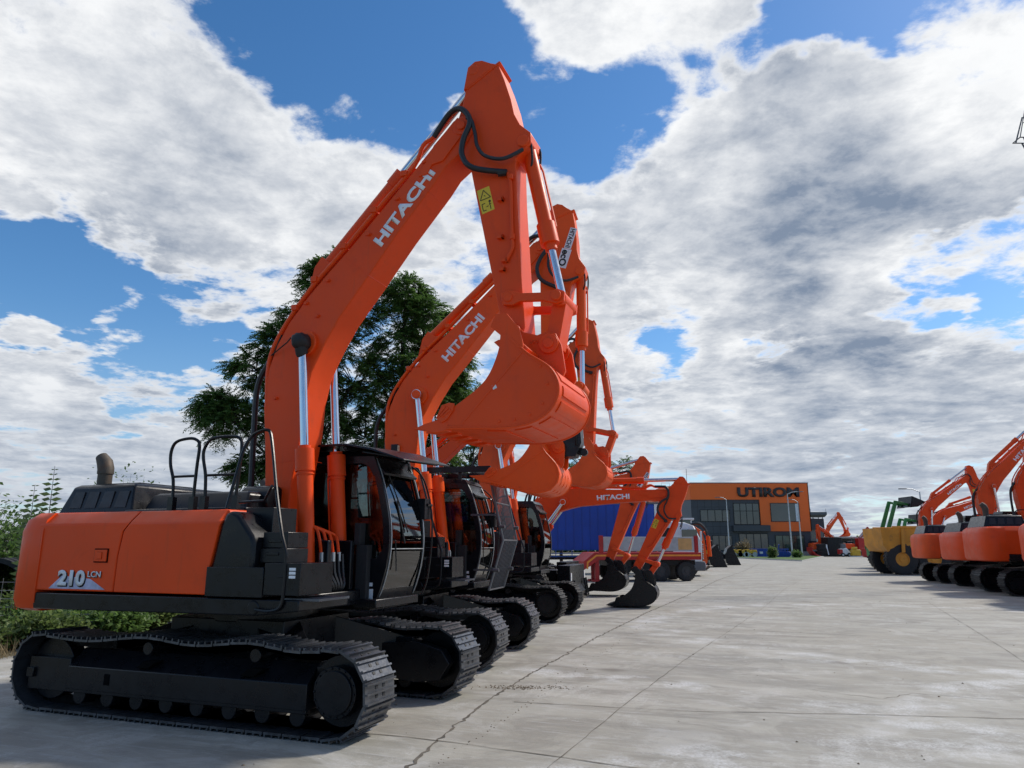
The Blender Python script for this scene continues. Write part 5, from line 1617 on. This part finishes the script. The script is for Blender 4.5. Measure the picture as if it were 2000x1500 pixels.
def wheel(parent, loc, r=.5, w=.3, rim=STEEL, key='w', tread=True):
    ri = r * (.42 if r > .85 else .5)
    o = part('wheel', f'tyre{r}{w}', lambda: tyre_mb(r, w, ri, tread), RUBBER, parent, 30); o.location = loc
    def rm():
        mb = MB(); mb.cyl((0, -w * .36, 0), (0, w * .36, 0), ri * 1.01, 26); mb.cyl((0, -w * .42, 0), (0, w * .42, 0), ri * .42, 16)
        rings = []
        for k in range(27):
            a = 2 * math.pi * k / 26; rings.append([(q * math.cos(a), yy, q * math.sin(a)) for yy, q in ((-w * .44, ri * .98), (-w * .44, ri * 1.06), (-w * .36, ri * 1.06), (-w * .36, ri * .98))])
        mb.loft(rings, cap=False); return mb
    part('rim', f'rim{r}{w}{rim.name}', rm, rim, o, 35)
    return o
# blue curtain-side trailer
root = thing('curtain_trailer', 'long trailer with blue curtain side behind the lettered level boom', 'trailer', (2.3, 46.5, 0), R(3))
obj('curtain', MB().box((-6.8, -1.25, 1.45), (6.55, 1.25, 4.25)), BLUECUR, root, bevel=.04)
mb = MB()
for k in range(26): mb.box((-6.7 + k * .51, -1.27, 1.5), (-6.66 + k * .51, -1.253, 4.15))
obj('curtain_strap', mb, BLUE, root)
mb = MB()
for z in (1.02, 1.22, 1.42): mb.box((-6.8, -1.29, z), (6.8, -1.25, z + .045))
for k in range(14): mb.box((-6.7 + k, -1.285, 1.0), (-6.65 + k, -1.255, 1.45))
obj('side_rail', mb, mat('blue_rail', (.03, .1, .35), .5), root)
mb = MB()
mb.box((6.56, -1.26, 1.4), (6.85, 1.26, 4.3))
for k in range(8): mb.box((6.85, -1.2 + k * .32, 1.5), (6.92, -1.05 + k * .32, 4.2))
obj('front_wall', mb, WHITE, root, bevel=.01)
obj('roof_rail', MB().box((-6.85, -1.29, 4.25), (6.85, 1.29, 4.36)), GREYM, root)
obj('chassis', MB().box((-6.6, -.6, .85), (6.6, .6, 1.1)), BLACK, root)
for x in (-5.2, -3.9, -2.6):
    for y in (-1.0, 1.0): wheel(root, (x, y, .5), .5, .35)
# red low-loader
LBX, LBY, LBH = 6.35, 37.2, 8
root = thing('low_loader', 'red low loader trailer with orange stripe and white side boards', 'trailer', (LBX, LBY, 0), R(LBH))
L2 = 2.75
mb = MB()
mb.prism([(-L2 - .35, .55), (-L2 - .35, .95), (-L2 + .2, 1.38), (L2 + .1, 1.38), (L2 + .1, 1.02), (-L2 + .4, 1.02), (-L2, .75)], -1.25, 1.25)
obj('frame', mb, RED, root, 35, bevel=.02)
mb = MB(); mb.prism([(-L2 - .22, .6), (-L2 - .2, .93), (-L2 + .26, 1.27), (L2 + .05, 1.27), (L2 + .05, 1.19), (-L2 + .3, 1.19), (-L2 - .12, .88), (-L2 - .14, .6)], -1.262, -1.252); obj('orange_stripe', mb, mat('stripe_orange', (.85, .3, .03), .5), root)
for k in range(2):
    x0 = -L2 + .65 + k * 2.42
    obj('side_board', MB().box((x0, -1.2, 1.44), (x0 + 2.2, -1.14, 2.12)), mat('dull_white_board', (.4, .4, .41), .6, dirt=(.25, .24, .22), dirt_amt=.3), root, bevel=.01)
    obj('board_post', MB().box((x0 - .2, -1.24, 1.38), (x0 - .02, -1.1, 2.18)), RED, root)
obj('board_post', MB().box((-L2 + .65 + 4.66, -1.24, 1.38), (-L2 + .65 + 4.82, -1.1, 2.18)), RED, root)
obj('sticker', MB().box((1.7, -1.21, 1.5), (2.4, -1.202, 2.05)), mat('orange_board', (.6, .33, .12), .6), root)
for y in (-1.0, -.3): obj('leg', MB().box((-L2 + .25, y - .1, .1), (-L2 + .45, y + .1, 1.05)).box((-L2 + .1, y - .2, 0), (-L2 + .6, y + .2, .1)), RED, root, bevel=.01)
for x in (-1.3, .8, 2.1):
    for y in (-.95, .95): wheel(root, (x, y, .47), .47, .4, DRIM)
obj('underbody', MB().box((-1.9, -1.0, .75), (2.6, 1.0, 1.0)).box((-.6, -1.2, .45), (.2, -.8, .95)), BLACK, root)
# white tractor unit
root = thing('truck', 'white truck with black slatted grille at the end of the red trailer', 'truck', (10.1, 43.2, 0), R(-12))
mb = MB()
mb.loft([[(-1.5, -1.2, .8), (.95, -1.2, .8), (.95, 1.2, .8), (-1.5, 1.2, .8)], [(-1.5, -1.22, 2.0), (.98, -1.2, 1.9), (.98, 1.2, 1.9), (-1.5, 1.22, 2.0)], [(-1.5, -1.18, 2.9), (.6, -1.12, 2.8), (.6, 1.12, 2.8), (-1.5, 1.18, 2.9)], [(-1.4, -1.05, 3.15), (.1, -1.0, 3.0), (.1, 1.0, 3.0), (-1.4, 1.05, 3.15)]])
obj('cab', mb, WHITE, root, 35, bevel=.05)
obj('windscreen', MB().loft([[(.985, -1.05, 1.95), (.985, 1.05, 1.95), (1.0, 1.05, 1.97), (1.0, -1.05, 1.97)], [(.63, -1.0, 2.75), (.63, 1.0, 2.75), (.66, 1.0, 2.77), (.66, -1.0, 2.77)]]), BGLASS, root)
obj('side_window', MB().box((-.1, -1.235, 1.95), (.75, -1.2, 2.6)), BGLASS, root)
for k in range(7): obj('grille_bar', MB().box((1.0, -.95, .95 + k * .13), (1.06, .95, 1.02 + k * .13)), STEEL if k % 2 else WHITE, root)
obj('grille', MB().box((.95, -1.0, .85), (1.0, 1.0, 1.88)), BLACKM, root)
obj('bumper', MB().box((-.2, -1.22, .3), (1.12, 1.22, .82)), GREYM, root, bevel=.06)
obj('side_panel', MB().prism([(-1.48, .85), (-1.48, 2.7), (-.75, 2.7), (-.6, 1.0), (-.62, .85)], -1.27, -1.225), BLACKM, root, bevel=.03)
for y in (-1.0, 1.0): obj('headlight', MB().box((1.12, y - .18, .5), (1.15, y + .18, .72)), WHITE, root)
obj('mirror', MB().box((.9, -1.45, 1.95), (1.0, -1.25, 2.5)), WHITE, root, bevel=.02)
obj('chassis', MB().box((-4.6, -.45, .7), (-1.5, .45, .95)), BLACK, root)
for x in (.2, -3.6):
    for y in (-1.05, 1.05): wheel(root, (x, y, .5), .5, .3, DRIM)
# backhoe loader with orange arm folded at the rear, loaders beyond
def loader(name, label, x, y, deg, cabm, bodym, s=1.0, backhoe=False, grp=None, bw=1.15):
    root = thing(name, label, 'loader', (x, y, 0), R(deg), grp); root.scale = (s, s, s)
    obj('body', MB().prism([(-1.9, .8), (-1.9, 1.7), (-.9, 1.75), (-.8, 1.2), (.4, 1.2), (.5, 1.75), (1.7, 1.55), (1.75, .8)], -.6, .6), bodym, root, 35, bevel=.05)
    mb = MB()
    for xx in (-.75, .45):
        for yy in (-.6, .6): mb.bar((xx, yy, 1.2), (xx * .9, yy * .92, 2.9), .08)
    mb.box((-.85, -.68, 2.88), (.6, .68, 3.0)); obj('cab', mb, cabm, root, 35, bevel=.02)
    obj('cab_window', MB().box((-.7, -.56, 1.5), (.42, .56, 2.86)), GLASS, root)
    obj('seat', MB().box((-.5, -.25, 1.2), (0, .25, 1.6)).box((-.55, -.25, 1.6), (-.45, .25, 2.2)), SEAT, root)
    for xx, rr_ in ((-1.25, .72), (1.3, .62)):
        for yy in (-.85, .85): wheel(root, (xx, yy, rr_), rr_, .42, YELP)
    for yy in (-.45, .45): obj('lift_arm', MB().prism([(.3, 1.5), (.4, 1.7), (1.9, 1.15), (2.5, .55), (2.4, .35), (1.7, .9)], yy - .07, yy + .07), bodym, root, 35, bevel=.01)
    mb = MB(); pth = [(3.35, .05), (2.75, .03), (2.5, .15), (2.42, .5), (2.6, 1.0), (2.85, 1.2)]
    mb.strip(pth, -bw, bw, .04)
    for yy in (-bw, bw - .03): mb.prism([(3.35, .02), (2.75, .0), (2.47, .13), (2.39, .5), (2.58, 1.02), (2.85, 1.23)], yy, yy + .03)
    mb.box((2.8, -bw, 1.16), (2.95, bw, 1.24)); obj('bucket', mb, BLACK, root, 35, bevel=.01)
    if backhoe:
        obj('backhoe_boom', MB().prism([(-1.9, .7), (-2.05, 2.3), (-2.3, 2.9), (-2.7, 3.1), (-2.75, 2.9), (-2.5, 2.5), (-2.4, .8), (-2.1, .5)], -.16, .16), ORANGE, root, 35, bevel=.02)
        obj('dipper', MB().prism([(-2.6, 3.1), (-2.85, 3.0), (-2.95, 1.2), (-2.7, 1.1)], -.12, .12), ORANGE, root, 35, bevel=.02)
        mb = MB(); mb.tube(catmull([(-1.9, -.1, 2.2), (-2.1, -.15, 3.1), (-2.6, -.15, 3.35), (-2.9, -.1, 3.0), (-2.95, -.1, 2.6)], 5), .05, 6); mb.tube(catmull([(-1.95, .1, 2.1), (-2.15, .1, 3.0), (-2.6, .1, 3.25), (-2.85, .1, 2.9)], 5), .04, 6); obj('hose', mb, HOSE, root, 40)
    return root
loader('backhoe_loader', 'loader with a black bucket directly right of the upright orange arm', 12.9, 62.0, -12, WHITE, ORANGE3, 1.45, grp='loaders with black buckets')
loader('wheel_loader', 'loader with a black bucket farther off, nearest the grass island', 16.2, 68.5, -12, WHITE, BLACKM, 1.4, grp='loaders with black buckets')
root = thing('folded_excavator_arm', 'stubby orange excavator arm with thick black hoses right of the white truck', 'excavator arm', (13.0, 52.5, 0), R(-10))
obj('arm', MB().prism([(-.55, 2.5), (-.45, 2.95), (.1, 3.05), (.55, 2.75), (.75, 2.0), (.85, .6), (.7, .25), (.2, .02), (-.1, .05), (-.05, 1.4), (-.1, 2.2)], -.35, .35), ORANGE3, root, 35, bevel=.04)
obj('cylinder', MB().cyl((1.05, -.1, .95), (1.0, -.1, 2.35), .14, 14).cyl((1.0, -.1, 2.35), (.7, -.1, 2.7), .06, 8), ORANGE2, root, 40)
obj('cutting_edge', MB().prism([(-.2, 0), (.75, .18), (.95, .35), (1.0, .2), (.7, .0)], -.5, .5), RUST, root, bevel=.01)
mb = MB(); mb.tube(catmull([(-.6, -.2, 2.8), (-.2, -.3, 3.15), (.4, -.3, 3.25), (.8, -.25, 2.9), (.95, -.2, 2.4)], 5), .09, 8); mb.tube(catmull([(-.5, .1, 2.85), (0, .1, 3.2), (.55, .1, 3.15), (.95, .1, 2.7)], 5), .07, 8); obj('hose', mb, HOSE, root, 40)

# ================================================================== DUMP TRUCK AND TRACTORS ON THE RIGHT
root = thing('dump_truck', 'yellow articulated dump truck with big black tyres behind the right row', 'dump truck', (25.6, 45.2, 0), R(-6))
mb = MB()
yy0 = 1.5
mb.loft([[(-3.15, -yy0, 1.75), (-2.9, -yy0 + .1, 1.35), (-1.0, -yy0 + .2, .95), (2.6, -yy0 + .2, .95), (2.9, -yy0 + .05, 1.4), (2.9, -yy0, 2.9), (-2.55, -yy0, 2.75), (-3.2, -yy0 + .05, 2.75)],
         [(-3.15, yy0, 1.75), (-2.9, yy0 - .1, 1.35), (-1.0, yy0 - .2, .95), (2.6, yy0 - .2, .95), (2.9, yy0 - .05, 1.4), (2.9, yy0, 2.9), (-2.55, yy0, 2.75), (-3.2, yy0 - .05, 2.75)]])
obj('dump_body', mb, TAN, root, 30, bevel=.03)
obj('body_rim', MB().box((-2.6, -yy0 - .06, 2.7), (2.95, -yy0 + .05, 2.85)).box((-2.6, yy0 - .05, 2.7), (2.95, yy0 + .06, 2.85)), TAN, root, bevel=.02)
for x in (-2.2, -1.2, .2, 1.5): obj('body_rib', MB().prism([(x, 1.3), (x + .1, 2.7), (x + .3, 2.7), (x + .2, 1.3)], -yy0 - .05, -yy0 + .02), TAN, root, bevel=.01)
obj('tailgate', MB().prism([(-3.25, 2.75), (-3.2, 1.72), (-2.95, 1.35), (-2.85, 1.4), (-3.1, 1.8), (-3.15, 2.75)], -yy0 + .02, yy0 - .02), TAN, root)
obj('chassis', MB().box((-2.4, -.6, .75), (6.2, .6, 1.1)), BLACK, root)
for x in (-2.15, -.35 + .0, 4.6):
    for y in (-1.15, 1.15): wheel(root, (x, y, .9), .9, .62, TAN)
mb = MB(); mb.prism([(3.4, 1.1), (3.4, 3.1), (3.6, 3.3), (4.8, 3.3), (5.1, 2.3), (6.6, 2.0), (6.8, 1.1)], -1.1, 1.1); obj('cab', mb, TAN, root, 35, bevel=.05)
obj('side_window', MB().prism([(3.6, 2.25), (3.65, 3.1), (4.7, 3.1), (4.95, 2.3)], -1.12, -1.1), BGLASS, root)

def tractor(label, x, y, deg, s, apex, grp):
    root = thing('tractor', label, 'tractor', (x, y, 0), R(deg), grp); root.scale = (s, s, s)
    obj('body', MB().prism([(-1.3, .9), (-1.3, 1.5), (-.2, 1.55), (1.7, 1.5), (1.85, 1.3), (1.85, .8)], -.4, .4), GREEN, root, 35, bevel=.05)
    mb = MB()
    for xx in (-1.2, .1):
        for yy in (-.65, .65): mb.bar((xx, yy, 1.4), (xx, yy, 2.6), .08)
    mb.box((-1.3, -.7, 2.55), (.2, .7, 2.7)); obj('cab', mb, GREEN, root, bevel=.02)
    obj('cab_window', MB().box((-1.15, -.6, 1.5), (.05, .6, 2.55)), GLASS, root)
    for yy in (-.85, .85): wheel(root, (-.15, yy, .8), .8, .42, YELP); wheel(root, (1.5, yy, .5), .5, .3, YELP)
    ax_, az_ = apex
    for yy in (-.5, .5):
        obj('loader_arm', MB().prism([(-.5, 1.6), (-.2, 1.45), (ax_ - .02, az_ - .6), (ax_ + .1, az_ - .26), (ax_ + .95, az_ - .45), (ax_ + 1.0, az_ - .3), (ax_ + .1, az_ - .08), (ax_ - .1, az_ - .06), (ax_ - .3, az_ - .55)], yy - .06, yy + .06), GREEN, root, 35, bevel=.01)
    bx, bz = ax_ + .95, az_ - .45
    obj('bucket', MB().strip([(bx - .1, bz - .15), (bx + .05, bz + .0), (bx + .15, bz + .7)], -1.0, 1.0, .04).strip([(bx - .1, bz - .15), (bx + .5, bz - .1), (bx + 1.2, bz + .28)], -1.0, 1.0, .04)
        .prism([(bx - .1, bz - .17), (bx + .5, bz - .12), (bx + 1.2, bz + .26), (bx + .15, bz + .72)], -1.0, -.97).prism([(bx - .1, bz - .17), (bx + .5, bz - .12), (bx + 1.2, bz + .26), (bx + .15, bz + .72)], .97, 1.0), BLACK, root, bevel=.006)
    return root
tractor('green tractor whose loader arm lifts its black bucket highest', 29.4, 58.0, 0, 1.0, (1.0, 5.25), 'green tractors with raised loaders')
tractor('green tractor with the lower raised black bucket', 35.0, 66.0, 0, 1.0, (.4, 4.2), 'green tractors with raised loaders')

# ================================================================== FAR END OF THE YARD
fd = 128.0
exG = build_excavator('excavator', 'far off orange excavator with raised boom and curled bucket at the yard end', at(1624, 122), 124, -6, {'F': (.28, 1.5), 'T': (2.2, 6.2), 'P': (3.1, 4.1), 'K': (3.6, 4.4), 'Q': (3.5, 3.95)}, group='far excavators at the yard end', scale=1.05, paint=ORANGE3, detail=0)
exH = build_excavator('excavator', 'far off orange excavator facing left, its arm hanging straight down', at(1634, 120), 120, 184, {'F': (.3, 1.5), 'T': (2.6, 4.4), 'P': (2.75, 2.0), 'K': (3.2, 2.2), 'Q': (3.15, 1.75), 'bw': .5}, group='far excavators at the yard end', paint=ORANGE, detail=0)
root = thing('tyre_stack', 'stack of four old tractor tyres beside the showroom corner', 'tyres', (at(1604, 118), 118, 0))
for k in range(4):
    o = part('tyre', 'bigtyre', lambda: tyre_mb(.72, .5, .4), RUBBER, root, 30); o.rotation_euler = (R(90), 0, k); o.location = (rnd.uniform(-.06, .06), 0, .25 + k * .5)
obj('rag', MB().prism([(.3, 1.9), (.75, 1.9), (.8, 1.2), (.95, .3), (.8, .25), (.65, 1.2)], -.5, -.45), WHITE, root)
root = thing('snow_plough', 'bright red snow plough blade lying left of the tyre stack', 'plough', (at(1591, 117), 117, 0), R(10))
obj('blade', MB().strip([(-.9, 1.5), (-.95, .9), (-.5, .3), (.2, .05)], -.8, .8, .06), RED, root, bevel=.01); obj('brace', MB().bar((-.6, 0, .4), (.9, 0, .15), .12).bar((-.85, 0, 1.2), (.5, 0, .15), .08), RED, root)
root = thing('container', 'black steel container right of the tyre stack', 'container', (at(1625, 119), 119, 0))
obj('box', MB().box((-1.1, -1.2, .1), (1.1, 1.6, 3.0)), BLACKM, root, bevel=.02); mb = MB()
for k in range(9): mb.box((-1.05 + k * .25, -1.24, .2), (-.93 + k * .25, -1.2, 2.9))
obj('corrugation', mb, BLACKM, root)
root = thing('open_shed', 'open shed with pale flat roof at the far yard end', 'shed', (at(1655, 122), 122, 0))
obj('roof', MB().box((-3.0, -1.8, 2.9), (3.0, 2, 3.15)), mat('pale_roof', (.5, .46, .4), .7), root)
for x in (-2.9, 0, 2.9): obj('post', MB().box((x - .06, -1.7, 0), (x + .06, -1.58, 2.9)), GREYM, root)
obj('back_wall', MB().box((-2.95, 1.8, 0), (2.95, 1.9, 2.9)), DKC, root)
root = thing('skid_loader', 'small red and white machine under the far shed roof', 'machine', (at(1648, 116), 116, 0))
obj('body', MB().prism([(-.7, .35), (-.7, 1.2), (.2, 1.35), (.7, .7), (.7, .35)], -.5, .5), WHITE, root, bevel=.04); obj('hood', MB().box((-.9, -.52, .4), (-.45, .52, 1.15)), RED, root, bevel=.04)
for x in (-.5, .5): wheel(root, (x, -.55, .3), .3, .2)
obj('engine_block', MB().box((-.5, -.3, 1.3), (.2, .3, 2.0)), GREYM, root, bevel=.05)
root = thing('engine', 'yellow engine block on the ground under the far shed', 'engine', (at(1670, 115), 115, 0))
obj('block', MB().box((-.7, -.4, .2), (.6, .4, 1.1)).box((-.5, -.3, 1.1), (.2, .3, 1.5)), YELP, root, bevel=.06); obj('flywheel', MB().cyl((.6, 0, .6), (.75, 0, .6), .42, 18), RUST, root, 40); obj('pallet', MB().box((-.9, -.5, 0), (.9, .5, .14)), WOOD, root)
root = thing('counterweight_block', 'red steel block with four holes on the ground left of the dump truck', 'steel block', (at(1698, 108), 108, 0))
obj('block', MB().prism([(-1.0, .1), (-1.05, 1.35), (.9, 1.4), (1.1, 1.1), (1.1, .05), (-.3, -.0)], -.35, .35), RED, root, bevel=.06)
for x in (.15, .65):
    for z in (.55, .85): obj('bolt_hole', MB().cyl((x, -.37, z), (x, -.34, z), .1, 12), BLACKM, root, 40)
root = thing('crane_jib', 'red crane jib with pale ram rising right of the far shed', 'crane', (at(1680, 119), 119, 0))
obj('base', MB().box((-.5, -.6, 0), (.6, .6, 2.9)), RED, root, bevel=.04); obj('jib', MB().bar((0, 0, 2.9), (1.6, 0, 4.6), .35), RED, root, bevel=.02); obj('ram', MB().cyl((-.1, -.3, 3.0), (1.2, -.3, 4.3), .1, 8), STEEL, root, 40)
# tower and dark house behind
td = 250.0
root = thing('lookout_tower', 'distant lattice tower with wide flat deck right of the showroom', 'tower', (at(1598, td), td, 0))
obj('deck', MB().loft([[(-2.2, -2.2, 11.2), (2.2, -2.2, 11.2), (2.2, 2.2, 11.2), (-2.2, 2.2, 11.2)], [(-2.8, -2.8, 12.0), (2.8, -2.8, 12.0), (2.8, 2.8, 12.0), (-2.8, 2.8, 12.0)], [(-2.8, -2.8, 12.9), (2.8, -2.8, 12.9), (2.8, 2.8, 12.9), (-2.8, 2.8, 12.9)]]), GREYM, root)
mb = MB()
for sx in (-1, 1):
    for sy in (-1, 1): mb.bar((sx * 2.0, sy * 2.0, 0), (sx * 1.6, sy * 1.6, 11.2), .2)
for k in range(5):
    z0 = 1 + k * 2.0
    for sy in (-1, 1): mb.bar((-1.8, sy * 1.8, z0), (1.8, sy * 1.8, z0 + 2), .1); mb.bar((1.8, sy * 1.8, z0), (-1.8, sy * 1.8, z0 + 2), .1); mb.bar((-1.8, sy * 1.8, z0), (1.8, sy * 1.8, z0), .1)
obj('lattice', mb, GREYM, root)
mb = MB()
for x in (-2.6, 2.6): mb.bar((x, -2.6, 12.9), (x, -2.6, 14.0), .08)
obj('aerial', mb, GREYM, root)
root = thing('dark_house', 'dark roofed house behind the tyre stack beyond the showroom corner', 'house', (at(1592, 180), 180, 0))
obj('wall', MB().box((-2.6, 0, 0), (2.4, 6, 5.6)), mat('house_wall', (.16, .15, .14), .8), root); obj('roof', MB().prism([(-2.9, 5.6), (2.6, 5.6), (2.6, 8.2), (-2.9, 8.4)], -.3, 6.3), mat('dark_roof', (.045, .042, .05), .7), root)
for x in (-1.9, -.6, .7): obj('window', MB().box((x, -.03, 3.4), (x + .8, -.003, 4.6)), BGLASS, root)
# low hedge line far behind the yard so the horizon is closed by growth
V = []
rg_ = np.random.default_rng(77); n = 26000
xx = rg_.uniform(-60, 220, n); hh = 2.2 + 1.2 * np.sin(xx * .21) + 1.0 * np.sin(xx * .063 + 1) + .6 * np.sin(xx * .8)
C = np.stack([xx, 200 + rg_.normal(0, 1.5, n), rg_.uniform(0, 1, n) ** .8 * np.maximum(hh, .8)], 1)
o = link('distant_scrub', quad_mesh('distant_scrub', leaves(C, rg_.normal(0, 1, C.shape), rg_.normal(0, 1, C.shape), 1.1, .7), LEAF2)); o['kind'] = 'stuff'
# floodlight mast cut by the right edge
root = thing('floodlight_mast', 'top corner of a steel lattice mast cut by the right edge', 'mast', (28.75, 36.0, 0))
obj('pole', MB().cyl((.9, 0, 0), (.9, 0, 24), .22, 12, .14), STEEL, root, 40)
mb = MB()
zc = 23.75
P_ = [(-.62, -.3, zc), (-.62, .3, zc), (2.4, .3, zc), (2.4, -.3, zc)]
mb.tube(P_ + [P_[0]], .035, 6)
mb.tube([(-.62, -.3, zc), (-.1, -.3, zc + 1.7), (1.9, -.3, zc + 1.7), (2.4, -.3, zc)], .03, 6); mb.tube([(-.45, .3, zc), (.15, .3, zc + 1.6), (1.7, .3, zc + 1.6)], .045, 6)
mb.tube([(-.4, -.3, zc), (.3, -.1, zc - 2.6)], .06, 6); mb.tube([(-.1, .3, zc), (.5, .1, zc - 2.4)], .045, 6); mb.tube([(-.36, -.3, zc + .9), (.1, -.3, zc + .9)], .025, 6)
obj('frame', mb, GREYM, root, 40)
for k in range(3): obj('floodlight', MB().box((.2 + k * .6, -.5, zc + .2), (.6 + k * .6, -.3, zc + .6)), GREYM, root, bevel=.02)
